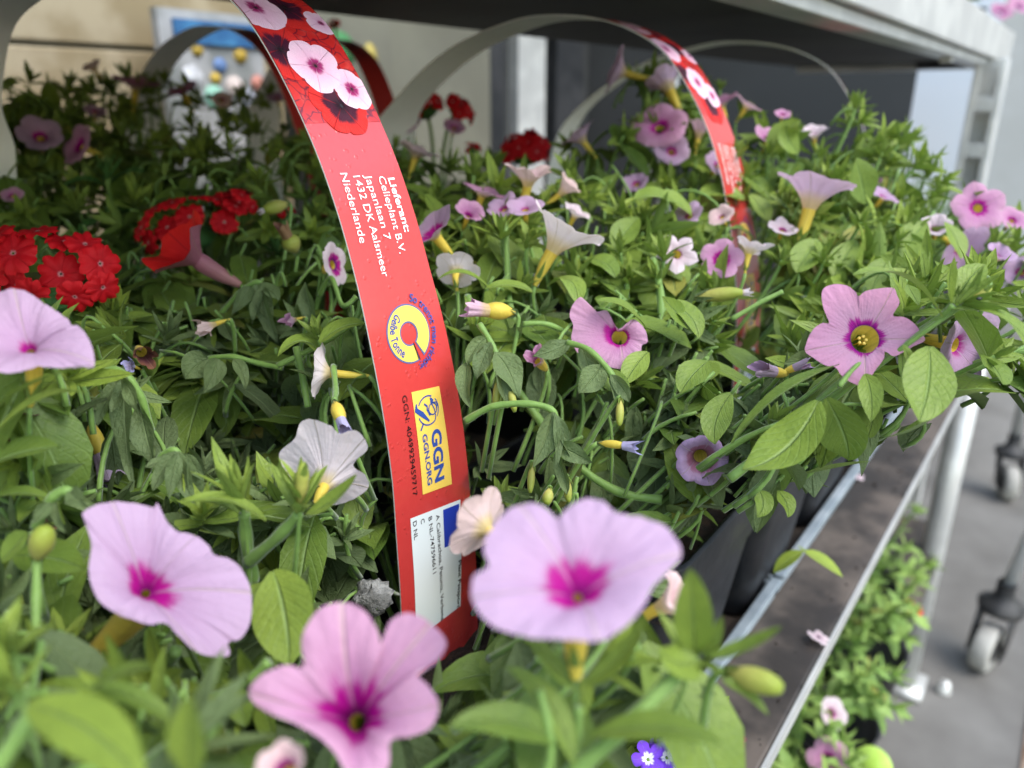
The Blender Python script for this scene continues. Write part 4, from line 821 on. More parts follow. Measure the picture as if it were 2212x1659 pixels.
# red verbena heads
def floret_mesh():
    mb = MB(); G, A = corolla(np.zeros(3), (0, 0, 1), .0075, flare=.12, reflex=.18, notch=.16, wav=.06, r0=.05, tm=.05, jit=.10, per=12, nt_=7, spin=.2)
    # each petal is notched at its end
    g = A[:, :, 1]; t = A[:, :, 0]; G[:, :, :2] *= (1-.16*np.exp(-(g/.16)**2)*t**4)[..., None]; G[:, :, 2] += .0006*np.sin(9*np.arctan2(G[:, :, 1], G[:, :, 0]))*t**2
    mb.grid(G[:, ::-1], A[:, ::-1], 0, close=True); return mb
EYE = NT('floret_eye').pr((.75, .42, .48), .5)
def verbena(q, d, size, up=(0, .9, .45), n=20, squash=.50, seed=0, mat='floret', parts=True, fl_=None):
    c = P(q, d); pl = pot_of(c); ax = D(up); e1, e2 = perp(ax); Rr = size/2/FQ*d; anchor(q, d); keep(q, size*.42, d-.004)
    mb = MB(); mb.lathe(c-ax*Rr*.5, ax, [(.001, -Rr*.1), (Rr*.35, 0), (Rr*.55, Rr*.2), (Rr*.3, Rr*.42), (.0005, Rr*.5)], 12); head = mb.build('flower_head', M['serr'], pl.o, org=c)
    s = MB(); s.tube(bez(c-ax*Rr*.5, c-ax*Rr*1.4, c-ax*Rr*1.4+np.array([0, .005, -.06]), 7), .0016, 7); s.build('stem', M['stem'], head, org=c)
    base = None; all_ = MB(); P0 = floret_mesh()
    for k in range(n if fl_ is None else len(fl_)):
        f = (k+.5)/n; ph = k*2.39996; th = math.acos(1-f*1.05)
        nrm = unit(ax*math.cos(th)+(e1*math.cos(ph)+e2*math.sin(ph))*math.sin(th)); p = c+(e1*math.cos(ph)+e2*math.sin(ph))*math.sin(th)*Rr*.72+ax*(math.cos(th)*Rr*squash-Rr*.2)
        if fl_ is not None: nrm = D(fl_[k][3]); p = c+(P(fl_[k][:2], d)-c)+nrm*Rr*.16
        nrm = unit(nrm+randdir()*(.38 if fl_ is None else .12)); p = p+nrm*rng.uniform(-.10, .10)*Rr; a, b = perp(nrm); rot = rng.uniform(0, 6.28); a, b = a*math.cos(rot)+b*math.sin(rot), b*math.cos(rot)-a*math.sin(rot); sc = Rr/.0235*rng.uniform(.95, 1.2) if fl_ is None else fl_[k][2]/FQ*d/.0075*1.0
        Mx = Matrix(((*[x*sc for x in (a[0], b[0], nrm[0])], p[0]-c[0]), (*[x*sc for x in (a[1], b[1], nrm[1])], p[1]-c[1]), (*[x*sc for x in (a[2], b[2], nrm[2])], p[2]-c[2]), (0, 0, 0, 1)))
        if base is None: 
            base = P0.build('floret', M[mat], head); base.location = (0, 0, 0); o = base
            V0 = len(base.data.vertices); me = base.data
        else: o = base.copy(); C.collection.objects.link(o)
        o.parent = head; o.matrix_local = Mx
    # pale eyes
    me = base.data; me.materials.append(EYE)
    return head
E2 = None
verbena((112, 600), .268, 260, (-.05, .75, .62), fl_=[(50, 560, 50, (-.05, .2, .97)), (136, 592, 48, (.2, -.05, .97)), (206, 574, 44, (.75, .1, .6)), (90, 524, 42, (0, .8, .5)), (142, 530, 40, (.2, .8, .45)), (178, 550, 40, (.5, .6, .5)), (5, 525, 44, (-.3, .6, .7)), (-5, 590, 46, (-.3, -.1, .9)), (165, 628, 38, (.3, -.5, .8)), (216, 616, 36, (.7, -.4, .5)), (85, 622, 40, (0, -.5, .8)), (45, 615, 38, (-.1, -.4, .9))])
verbena((405, 485), .36, 200, (-.1, .8, .5), fl_=[(323, 500, 32, (-.6, .3, .7)), (347, 466, 30, (-.4, .7, .5)), (376, 452, 31, (-.1, .8, .5)), (417, 480, 34, (0, .3, .9)), (434, 440, 28, (.1, .9, .3)), (462, 452, 30, (.3, .8, .4)), (497, 464, 30, (.6, .6, .4)), (480, 488, 30, (.5, .2, .8)), (338, 522, 30, (-.5, -.2, .8)), (372, 500, 33, (-.2, .3, .9)), (520, 428, 26, (.5, .7, .4))]); verbena((512, 432), .385, 110, (.2, .8, .4), 9); verbena((612, 452), .385, 70, (.2, .7, .5), 6)
verbena((915, 225), .62, 110, (-.3, .9, .3), 10); verbena((995, 230), .62, 90, (.6, .6, .3), 9); verbena((1135, 318), .55, 135, (0, .9, .4), 14); verbena((1020, 318), .58, 50, (0, .8, .5), 5); verbena((722, 48), .85, 42, (0, .6, .7), 4); verbena((-15, 505), .36, 70, (0, .9, .4), 8)
# red petunia
fl((425, 560), .305, (-.55, .50, .66), 172, 'petunia', (1.0, -.50, -.2), tl=1.2, spin=60, flare=.70, reflex=.06, notch=.10, wav=.12, r0=.20, tm=.12, op=.95, tmat='tubep', tr=1.2, hi=True, jit=.14, fp=.9, name='petunia_flower', label='red trumpet flower with a dull pink tube')
# tall verbena tip with toothed leaves at the left
for (q, d, ax, L) in [((232, 375), .43, (.05, 1, .2), 85), ((300, 590), .33, (0, 1, .3), 40), ((600, 540), .36, (0, 1, .2), 60)]: tip(q, d, ax, L, 14, .75, .16, m=2, hi=False)
for q0, q1, d, wd in [((238, 400), (320, 375), .43, 32), ((225, 400), (130, 410), .43, 34), ((250, 470), (330, 480), .41, 40), ((240, 480), (160, 520), .40, 44), ((300, 470), (215, 470), .41, 40)]:
    a, b = P(q0, d), P(q1, d-.01); sp = bez(a, (a+b)/2+np.array([0, 0, .008]), b, 15); mb = MB(); blade(mb, sp, np.cross(unit(b-a), D((0, .7, .6))), wd/FQ*d, .3, (.75, .9), .2, .35, 0, 2, .02, serr=.32); mb.build('leaf', M['serr'], pot_of(a).o, org=a)
stem([(235, 385, .43), (240, 430, .43), (268, 520, .425), (290, 640, .41)], (.0022, .0026)); stem([(300, 600, .33), (300, 680, .325), (297, 720, .325)], (.0026, .003)); stem([(305, 240, .58), (302, 300, .58), (300, 380, .57)], .0018)

# ============================================================ shoots and leaves placed one by one
# right: the long sharp shoot
stem([(1575, 1035, .212), (1680, 950, .215), (1800, 840, .219), (1930, 750, .214), (2015, 698, .202), (2060, 660, .197)], (.0017, .0011))
stem([(1812, 835, .203), (1850, 790, .205), (1900, 760, .21)], (.0009, .0007))
leaf((2036, 686), (1843, 594), .197, .190, 66, (10, -42), (-.1, .9, .35), .22, .45, (.95, .75))
leaf((2008, 748), (1985, 912), .197, .185, 112, (8, 0), (-.15, .2, .95), .12, .38, (.9, .7))
leaf((1768, 866), (1602, 1016), .200, .192, 122, (14, 26), (-.35, .75, .55), .18, .42, (.85, .75)); leaf((1785, 860), (1832, 995), .205, .21, 100, (14, 10), (-.5, .2, .7), .2, .3, (.9, .75))
leaf((1870, 868), (1862, 830), .2, .2, 20, kp=False); leaf((1868, 808), (1882, 912), .200, .193, 52, (6, -8), (-.3, .4, .8), .25, .4, (.9, .8))
leaf((2040, 880), (1905, 945), .21, .20, 78, (6, 14), (-.3, .85, -.2), .2, .2, (.85, .75)); leaf((1890, 870), (1868, 960), .22, .225, 40, (4, 0), (0, .3, .9), .25, .3)
leaf((1812, 788), (1580, 958), .203, .198, 62, (-14, -18), (-.25, .95, .1), .3, .22, (.8, .8))
leaf((2052, 668), (2240, 780), .197, .185, 72, (24, -34), (.1, .9, .4), .25, .42, (.85, .8)); leaf((2045, 672), (2212, 720), .2, .2, 44, (20, -18), (.2, .9, .3), .3, .4); leaf((2055, 655), (2062, 552), .197, .192, 34, (-8, 0), (.3, .2, .9), .4, .5, (.9, .8)); leaf((2062, 655), (2130, 572), .197, .2, 60, (-4, -10), (-.2, .5, .8), .2, .5, (1.0, .7)); leaf((2072, 655), (2168, 590), .196, .19, 22, (2, -4), (.1, .6, .7), .5, .5)
tip((2098, 648), .197, (.85, .55, .25), 92, 13, .6, .24, bd=True); tip((2066, 640), .198, (.1, 1, .3), 60, 8, .6, .24); tip((2150, 770), .21, (.5, .3, .5), 90, 9, .6, .3); leaf((2120, 765), (2165, 830), .21, .2, 66, (10, 4), (.2, .4, .8), .2, .3, (.9, .75)); leaf((1948, 752), (1950, 830), .21, .2, 20)
leaf((1950, 745), (1965, 790), .2, .2, 22, (3, 0), kp=False); leaf((1960, 615), (1985, 660), .215, .21, 30, kp=False); leaf((1640, 1060), (1636, 1118), .21, .207, 46, (10, 0), (.1, .2, .9), .3, .35); leaf((1680, 1060), (1702, 1118), .215, .21, 44, (8, 0), (.3, .2, .9), .25, .4)
leaf((1580, 850), (1545, 960), .225, .22, 66, (-16, 0), (-.2, .4, .8), .2, .3, (.9, .75)); leaf((1500, 700), (1430, 640), .27, .26, 62, (6, 14), (-.1, .5, .8), .2, .35, (.9, .75)); leaf((1435, 660), (1510, 732), .27, .262, 62, (14, -16), (.2, .6, .7), .25, .45, (.85, .75)); leaf((1392, 705), (1290, 650), .265, .255, 60, (4, -14), (0, .8, .5), .25, .4, (.85, .75))
leaf((1180, 620), (1248, 660), .285, .27, 62, (16, -34), (.2, .85, .5), .2, .5, (1.0, .7)); leaf((1070, 640), (945, 604), .29, .28, 34, (0, -30), (.1, .9, .4), .3, .45, (.85, .8)); leaf((1150, 630), (1046, 625), .285, .28, 38, (0, -12), (0, .8, .6), .25, .45)
stem([(1090, 480, .31), (1095, 560, .305), (1100, 650, .30), (1120, 720, .295)], .0016); stem([(1410, 560, .31), (1428, 640, .30), (1425, 740, .29), (1400, 830, .28)], (.0018, .0022)); stem([(1130, 700, .262), (1180, 700, .262), (1230, 722, .268)], .0012); stem([(1580, 690, .29), (1640, 655, .29), (1690, 630, .29)], .0012)
stem([(1010, 640, .28), (1035, 700, .27), (1090, 800, .265), (1160, 900, .262), (1230, 990, .262), (1330, 1060, .258), (1430, 1080, .255)], (.0016, .002))
for q, d, ax, L, n in [((1850, 225), .42, (.15, 1, .2), 58, 12), ((1950, 300), .41, (.5, .8, .2), 64, 12), ((1905, 330), .4, (.1, 1, .3), 60, 11), ((1985, 355), .4, (.7, .6, .3), 58, 11), ((2020, 420), .38, (.6, .5, .4), 56, 11), ((1555, 188), .48, (0, 1, .2), 38, 10), ((1590, 330), .41, (.0, 1, .3), 60, 11), ((1660, 330), .42, (-.2, 1, .3), 64, 11), ((1500, 400), .41, (-.2, .9, .3), 62, 11), ((1435, 545), .312, (0, 1, .3), 92, 13), ((1420, 600), .305, (-.4, .7, .4), 76, 11), ((1025, 365), .37, (.1, 1, .2), 72, 11), ((1085, 500), .308, (.1, 1, .3), 82, 12), ((1140, 525), .298, (.3, .9, .3), 58, 9), ((690, 385), .43, (.4, .9, .2), 78, 12), ((655, 420), .42, (-.5, .7, .3), 70, 10), ((2092, 420), .38, (.5, .8, .3), 46, 9), ((2160, 520), .36, (.7, .6, .4), 56, 10), ((1770, 330), .42, (.2, 1, .3), 56, 10), ((1820, 400), .39, (.3, .8, .4), 60, 11), ((1700, 440), .37, (-.3, .9, .3), 60, 10), ((1860, 480), .35, (.2, .8, .5), 66, 11), ((1780, 560), .33, (0, .9, .4), 70, 11), ((1940, 520), .34, (.4, .8, .4), 66, 11), ((1690, 560), .33, (.2, .9, .4), 66, 11), ((1545, 690), .29, (.4, .8, .4), 60, 10), ((1340, 540), .33, (-.2, .9, .3), 70, 10), ((1270, 610), .31, (.2, .9, .4), 60, 9)]:
    tip(q, d, ax, L, n, .75, .27)
for q0, q1, d, wd, bow, nr in [((1660, 330), (1730, 260), .42, 60, (0, -8), (.1, .6, .7)), ((1725, 330), (1700, 270), .41, 54, (-10, 0), (-.2, .4, .8)), ((1870, 440), (1850, 340), .38, 74, (0, 0), (0, .3, .95)), ((1610, 430), (1510, 420), .40, 66, (0, -10), (0, .7, .7)), ((1500, 470), (1420, 420), .36, 60, (0, -10), (0, .7, .7)), ((1460, 440), (1370, 430), .35, 70, (0, -12), (0, .8, .6)), ((1850, 520), (1800, 600), .34, 62, (-6, 6), (0, .5, .85)), ((1770, 520), (1720, 590), .335, 66, (-6, 0), (-.1, .5, .85)), ((1920, 560), (1880, 640), .31, 60, (-5, 0), (0, .4, .9)), ((2000, 480), (1950, 560), .345, 70, (-10, 4), (-.1, .5, .8)), ((2040, 480), (2075, 560), .35, 50, (8, 0), (.2, .5, .8)), ((1640, 590), (1570, 590), .32, 50, (0, -8), (0, .8, .5)), ((1620, 420), (1660, 480), .39, 46, (5, 0), (.1, .5, .8)), ((1380, 470), (1330, 540), .345, 60, (-8, 0), (0, .5, .8)), ((1270, 560), (1330, 600), .315, 60, (8, -10), (.1, .7, .6)), ((1400, 760), (1350, 830), .255, 54, (-6, 0), (0, .5, .8)), ((1530, 780), (1470, 850), .245, 66, (-6, -4), (-.1, .6, .7)), ((1290, 800), (1350, 860), .25, 56, (10, 0), (0, .5, .8)), ((920, 420), (1000, 500), .36, 40, (-6, 4), (.2, .6, .7))]:
    if q0 != (1640, 590): leaf(q0, q1, d, d-.008, wd, bow, nr, .22, float(rng.uniform(.25, .55)), (.88, .75))
# centre left: bright tufts
stem([(545, 1255, .19), (532, 1170, .184), (528, 1110, .181)], (.0022, .0017)); stem([(535, 1215, .185), (600, 1160, .179), (645, 1110, .176)], (.0020, .0016))
tip((520, 1070), .179, (-.08, 1, .25), 165, 11, 1.0, .20, spread=.7); tip((650, 1075), .174, (.15, 1, .3), 165, 12, 1.0, .22, bd=True, spread=.8)
leaf((575, 1125), (390, 1090), .178, .170, 44, (0, -30), (0, .9, .4), .3, .6, (.85, .8)); leaf((660, 1110), (770, 1025), .176, .172, 52, (6, 12), (-.1, .75, .6), .3, .55, (.9, .8)); leaf((520, 1110), (380, 1085), .186, .18, 36, (0, -16), (0, .9, .4), .3, .5)
leaf((590, 1232), (625, 1440), .170, .158, 142, (8, -6), (-.1, .35, .9), .16, .55, (.92, .72)); leaf((570, 1260), (540, 1330), .172, .165, 70, (-10, 0), (-.3, .3, .8), .2, .4)
# bottom
leaf((1180, 1505), (925, 1500), .192, .180, 108, (6, -46), (-.05, .85, .5), .22, .22, (.95, .7)); leaf((1215, 1608), (968, 1570), .120, .113, 84, (10, -30), (.1, .72, .65), .28, .18, (1.0, .72)); leaf((1240, 1655), (1090, 1440), .118, .125, 60, (20, -30), (.3, .6, .7), .3, .3)
leaf((1270, 1590), (1560, 1610), .118, .108, 80, (10, -28), (.1, .8, .5), .25, .25, (1.0, .72)); leaf((1500, 1420), (1492, 1228), .126, .118, 86, (0, 0), (-.15, .15, .97), .25, .5, (.9, .72)); leaf((1530, 1420), (1690, 1352), .124, .118, 42, (6, 10), (-.2, .8, .5), .45, .35, (.8, .85)); leaf((1520, 1420), (1560, 1330), .126, .124, 30, (4, 0)); leaf((1510, 1425), (1420, 1400), .124, .12, 90, (0, 20), (0, .7, .7), .2, .5); leaf((1560, 1470), (1660, 1545), .13, .128, 34, (0, -14), (0, .8, .5))
tip((1500, 1410), .126, (.1, 1, .4), 120, 8, .7, .3, kp=False); stem([(1225, 1680, .120), (1330, 1590, .119), (1440, 1480, .122), (1500, 1425, .125)], (.0018, .0014)); stem([(1235, 1680, .124), (1244, 1600, .123), (1250, 1530, .121)], (.0014, .0009)); stem([(1180, 1680, .119), (1190, 1600, .119), (1165, 1490, .121)], .0010)
leaf((1262, 1480), (1395, 1330), .120, .115, 50, (14, 12), (-.2, .6, .7), .35, .35, (.85, .8)); leaf((1250, 1490), (1130, 1340), .122, .125, 46, (-6, 10), (.2, .6, .7), .35, .3); keep((1255, 1430), 60, .13); keep((235, 1395), 80, .17)
tip((25, 1400), .115, (-.05, 1, .35), 120, 11, .7, .28); tip((20, 1480), .108, (-.1, .9, .5), 170, 10, .8, .26); leaf((60, 1520), (310, 1700), .100, .088, 130, (20, -24), (.1, .75, .6), .3, .6, (.85, .75)); leaf((410, 1690), (412, 1502), .096, .090, 92, (0, 0), (0, .25, .95), .4, .7, (1.1, .8)); leaf((190, 1500), (330, 1440), .118, .11, 56, (0, -14), (0, .85, .5), .3, .3); leaf((175, 1480), (410, 1590), .12, .118, 50, (10, -22), (0, .9, .3), .3, .3); stem([(-30, 1690, .1), (40, 1590, .102), (75, 1530, .104)], .0016); leaf((0, 870), (205, 790), .155, .150, 44, (0, -14), (0, .9, .2), .3, .5); leaf((-20, 950), (192, 850), .16, .165, 50, (0, -36), (.1, .9, .3), .35, .5); leaf((-40, 1010), (130, 965), .165, .17, 90, (0, -10), (.1, .8, .4), .3, .2, (.9, .75)); leaf((-20, 1080), (130, 1090), .17, .175, 44, (0, -20), (.1, .9, .3), .3, .3)
leaf((30, 1200), (185, 1230), .17, .165, 90, (0, -10), (0, .7, .7), .2, .2, (.9, .75)); leaf((60, 1150), (0, 1215), .16, .16, 60, (0, 0))
stem([(75, 1420, .145), (78, 1320, .15), (80, 1210, .155)], .0012); bud((80, 1210), (100, 1140), .155, .152, 26, 'tubeg')
# wilted, hanging shoots
def droop(path, r, ends, m='limp'):
    stem(path, r)
    for (q0, q1, d, wd) in ends: leaf(q0, q1, d, d-.004, wd, (float(rng.uniform(-8, 8)), float(rng.uniform(-6, 6))), (float(rng.uniform(-.6, .6)), .2, .8), float(rng.uniform(.3, .8)), float(rng.uniform(.1, .5)), (.75, .85), m, wave=.10)
droop([(165, 880, .21), (190, 830, .208), (240, 800, .206), (275, 815, .206), (305, 860, .208), (325, 930, .212)], .0014, [((270, 815), (285, 1040), .206, 56), ((275, 815), (240, 890), .203, 30), ((265, 815), (210, 920), .207, 34), ((262, 815), (300, 900), .2, 36), ((300, 870), (335, 1010), .21, 60), ((160, 890), (180, 1010), .205, 40), ((158, 890), (120, 980), .21, 36), ((165, 885), (150, 940), .2, 40)])
droop([(75, 1140, .17), (110, 1080, .168), (140, 1060, .168), (170, 1075, .169)], .0014, [((150, 1062), (185, 1090), .166, 44), ((110, 1085), (70, 1130), .166, 40), ((120, 1080), (140, 1150), .168, 34)])
droop([(395, 1090, .21), (400, 1020, .205), (380, 975, .203), (350, 985, .204), (335, 1020, .206)], .0013, [((380, 975), (330, 1060), .2, 40), ((385, 975), (420, 1090), .2, 44), ((385, 980), (365, 1080), .198, 40), ((390, 985), (440, 1040), .202, 34), ((370, 980), (310, 1010), .203, 30)])
droop([(1005, 910, .235), (1060, 880, .232), (1130, 872, .23), (1190, 885, .229), (1205, 930, .23), (1215, 990, .232)], .0014, [((1195, 890), (1150, 1010), .227, 62), ((1198, 890), (1200, 1010), .226, 26), ((1200, 895), (1240, 1000), .228, 34), ((1205, 960), (1280, 1000), .226, 46), ((1200, 980), (1225, 1070), .228, 36)])
droop([(1225, 740, .25), (1270, 755, .246), (1315, 800, .243), (1338, 850, .242)], .0013, [((1325, 815), (1335, 880), .24, 40), ((1300, 790), (1250, 850), .244, 60), ((1320, 810), (1360, 870), .238, 34), ((1255, 745), (1290, 850), .25, 44), ((1230, 740), (1150, 770), .25, 50)])
droop([(1035, 700, .25), (1060, 740, .248), (1085, 800, .246)], .0013, [((1060, 740), (1030, 820), .246, 44), ((1070, 760), (1120, 860), .245, 66), ((1075, 790), (1095, 880), .244, 40), ((1050, 730), (1010, 790), .248, 40), ((1010, 780), (1015, 880), .245, 44)])
droop([(450, 775, .262), (500, 770, .26), (560, 785, .26), (610, 795, .258)], .0012, [((505, 775), (530, 840), .258, 30), ((450, 775), (400, 820), .26, 70), ((470, 775), (440, 850), .258, 50)])
droop([(690, 640, .29), (715, 600, .285), (740, 660, .28), (770, 640, .28)], .0012, [((660, 620), (690, 720), .28, 40), ((560, 625), (600, 740), .29, 44), ((570, 620), (545, 700), .29, 36), ((540, 620), (500, 680), .29, 40)])
droop([(475, 680, .3), (510, 640, .297), (550, 610, .296), (575, 620, .296)], .0013, [((555, 615), (590, 700), .292, 46), ((560, 615), (600, 650), .293, 36), ((480, 690), (510, 740), .292, 36)])
stem([(640, 750, .25), (655, 820, .248), (665, 880, .247)], .0015); stem([(720, 790, .235), (725, 840, .225), (722, 865, .215)], .0011); stem([(600, 790, .25), (680, 750, .25), (760, 700, .25), (780, 650, .25)], .0012)
leaf((700, 770), (600, 770), .24, .235, 50, (0, -34), (0, .8, .5), .3, .45); leaf((690, 740), (790, 700), .235, .235, 50, (0, -14), (0, .7, .6), .3, .5); tip((685, 720), .238, (-.2, .9, .4), 76, 9, .55, .3)
stem([(380, 1405, .165), (350, 1450, .168), (300, 1505, .17)], .0017); stem([(270, 1590, .16), (400, 1530, .157), (520, 1480, .155), (580, 1430, .154)], .0013); leaf((500, 1490), (530, 1570), .152, .150, 60, (6, 0), (.1, .4, .9), .25, .3); leaf((640, 1560), (500, 1650), .17, .16, 90, (0, 6), (0, .8, .5), .2, .12)
# perlite lump
mb = MB(); c0 = P((805, 1290), .228); G = []
for i in range(9):
    th = math.pi*i/8; G.append([c0+.006*(1+.25*math.sin(3*ph+th*4)+.12*math.sin(7*ph))*np.array([math.sin(th)*math.cos(ph), math.sin(th)*math.sin(ph), .75*math.cos(th)]) for ph in np.arange(14)*2*math.pi/14])
mb.grid(G, None, 0, close=True); thing_mesh('stone', mb, M['perlite'], 'grey crumbly lump lying on the soil left of the red handle', 'stone', smooth=True)

# ============================================================ growth that fills the pots
for h in [(560, 900, .31), (700, 1000, .28), (480, 1000, .29), (790, 1250, .235), (620, 850, .31), (300, 1000, .26), (420, 860, .30), (1100, 950, .285), (1250, 900, .285), (1060, 1080, .25), (1330, 1000, .275), (1180, 820, .29), (560, 1180, .235), (640, 1180, .235)]: ANCH.append(h); ANCH.append(h)
AN = np.array(ANCH)
MASK = [(-40, 185), (200, 150), (330, 165), (480, 190), (640, 190), (700, 330), (840, 290), (900, 300), (1060, 330), (1200, 320), (1290, 280), (1340, 210), (1400, 110), (1490, 150), (1520, 200), (1600, 240), (1700, 275), (1800, 290), (1850, 215), (1900, 290), (1960, 280), (2010, 345), (2060, 400), (2110, 440), (2260, 490), (2260, 790), (2150, 830), (2040, 850), (1960, 930), (1820, 980), (1700, 1030), (1600, 1030), (1560, 1080), (1470, 1100), (1440, 1180), (1440, 1350), (1420, 1480), (1380, 1560), (1340, 1720), (-60, 1720)]
def inside(x, y, poly=MASK):
    c = False; j = len(poly)-1
    for i in range(len(poly)):
        (xi, yi), (xj, yj) = poly[i], poly[j]
        if (yi > y) != (yj > y) and x < (xj-xi)*(y-yi)/(yj-yi)+xi: c = not c
        j = i
    return c
def depth_at(x, y):
    r2 = (AN[:, 0]-x)**2+(AN[:, 1]-y)**2+900.; w_ = r2**-1.6; return float((w_*AN[:, 2]).sum()/w_.sum())
keep((1460, 1620), 125, .255); keep((1440, 1520), 60, .255)
HOLES = [(1060, 880, 75), (1130, 980, 70), (790, 1250, 70), (1330, 1050, 60), (560, 900, 40)]
def ok(p):
    x, y, d = proj(np.asarray(p))
    if d < .075: return False
    if -60 < x < 2270 and -40 < y < 1700:
        if not inside(x, y): return False
        for a, b, r in HOLES:
            if (x-a)**2+(y-b)**2 < r*r: return False
        if d < depth_at(x, y)-.004: return False
    return free(p, 12)
for p in POTS.values():
    i, j = p.k; near = j == 0 and i < 5
    for k in range(26 if j < 2 else 20):
        th = rng.uniform(0, 6.28); rr = rng.uniform(.2, 1.)**.7*.070; h = rng.uniform(.02, .10)+(.045 if i >= 3 else .0)*rng.uniform(.2, 1)+(.02 if j > 2 else 0)
        tgt = p.c+np.array([math.cos(th)*rr, math.sin(th)*rr, h]); x, y, d = proj(tgt)
        for _ in range(8):
            if ok(tgt): break
            tgt = p.c+(tgt-p.c)*.86
        else: continue
        st = p.c+np.array([math.cos(th)*.012, math.sin(th)*.012, -.002])
        if not all(free(q_, 0) for q_ in bez(st, (st+tgt)/2+np.array([math.cos(th)*.012, math.sin(th)*.012, .012]), tgt, 6)): continue
        shoot(p.lm, p.sm, st, tgt, np.array([math.cos(th)*.012, math.sin(th)*.012, .012]), int(rng.integers(5, 8)), rng.uniform(.020, .032)*(.8 if i < 3 else 1), bool(rng.random() < .5), rng.uniform(.10, .5), 5, .0009, ok, nros=6, wr=.48, m=1 if i < 3 and j < 2 and rng.random() < .6 else 0, rw=.36)
# the visible surface of the canopy
cnt = 0
for _ in range(7500):
    x, y = rng.uniform(-40, 2250), rng.uniform(150, 1690)
    if not inside(x, y): continue
    d = depth_at(x, y)+abs(rng.normal())*.018+.006
    p = P((x, y), d)
    if p[2] < SOILZ+.012 or p[1] > .74 or not ok(p): continue
    if rng.random() > (.95 if x < 920 and y < 470 else .75 if x > 1330 and y < 640 else .40): continue
    pl = pot_of(p); a = unit(np.array([rng.normal()*.4, rng.normal()*.4-.25, rng.uniform(.1, 1.0)])); limp = (p[0] < .27 and p[2] < -.075) and rng.random() < .75
    k = rng.random()
    if k < (.46 if p[0] > .27 else .16): rosette(pl.lm, p, a, rng.uniform(.012, .022), 9, .28, rng.uniform(.7, 1.), 5, 1 if limp else 0)
    elif k < .85:
        e1, e2 = perp(a); b = p-a*.004
        for q in range(int(rng.integers(2, 5))):
            th = rng.uniform(0, 6.28); dd = unit(a*rng.uniform(-.1, .5)+e1*math.cos(th)+e2*math.sin(th)); l = rng.uniform(.020, .036)*(.75 if limp else 1)
            if not ok(b+dd*l): continue
            if limp: dd = unit(dd+np.array([0, 0, -1.])*rng.uniform(.2, 1.3))
            sp, sd_ = arc(b, dd, (0, 0, 1.), l, rng.uniform(.1, 1.2), 6); blade(pl.lm, sp, sd_, l*rng.uniform(.34, .58), rng.uniform(.08, .4), (.88, .75), rng.uniform(0, 1), rng.uniform(.05, .55), 1 if limp else 0, 2, .04)
        pl.sm.tube(bez(b+a*.006, b-a*.006, b-a*.006+unit(pl.c-b)*rng.uniform(.008, .016), 6), np.linspace(.0006, .0009, 6), 5)
    elif d > .22:
        q = p+np.array([rng.normal()*.015, rng.normal()*.015, rng.uniform(-.02, .012)]); pl.sm.tube(bez(p, (p+q)/2+np.array([0, 0, .008]), q+unit(pl.c-q)*.016, 7), .0006, 5)
    cnt += 1
print('canopy clusters', cnt)
for p in POTS.values():
    if p.sm.V: p.lm.add(np.concatenate(p.sm.V), p.sm.F, np.concatenate(p.sm.A), 3)
    if p.lm.V: p.lm.build('foliage', MAT_L+[M['stem']], p.o, org=p.c)

# ------------------------------------------------------------ labels for the pots
SPEC = {(0, 0): 'mixed pot nearest the lens, bearing the big blurred lilac and pink blooms', (1, 0): 'pot around the foot of the sharp red tag, bearing the sharp pink star flower', (2, 0): 'pot right of the red tag with a pale funnel flower on a yellow tube',
        (3, 0): 'tall leafy pot around the second handle, its pink flowers reaching the upper shelf', (4, 0): 'leafy pot under the thin handle arch, just past the tall flowering pot',
        (1, 1): 'shaded pot at left with both large red verbena heads and a red trumpet flower', (2, 1): 'shaded pot behind the sharp red tag with two pale pinkish flowers', (3, 1): 'pot under the second handle arch with a dark red verbena head',
        (1, 2): 'dim pot cut by the left edge beside the pale handle leg', (2, 2): 'dim pot behind the red trumpet flower with a small red verbena head', (3, 2): 'dim pot behind the sharp tag with small lilac flowers below two red heads', (4, 2): 'dim pot with two small red verbena heads under the second pale arch',
        (1, 3): 'dim pot with one mauve flower against the pale handle leg at far left', (2, 3): 'dim pot whose mauve side-on flower stands left of the grey arch', (3, 3): 'dim pot with lilac flowers under the shaded grey arch', (2, 4): 'rear pot with a pale bell flower against the beige crate', (4, 4): 'rear pot with a tiny red head by the dark red handle strip'}
for k, p in POTS.items():
    if k in SPEC: p.o['label'] = SPEC[k]
    elif k[1] == 0: tag(p.o, 'plain leafy pot at the far end of the front row, towards the slotted post', None, 'leafy pots at the far end of the front row')
    else: tag(p.o, 'flowerless leafy pot in the dim rows under the upper shelf', None, 'flowerless pots in the dim rows')

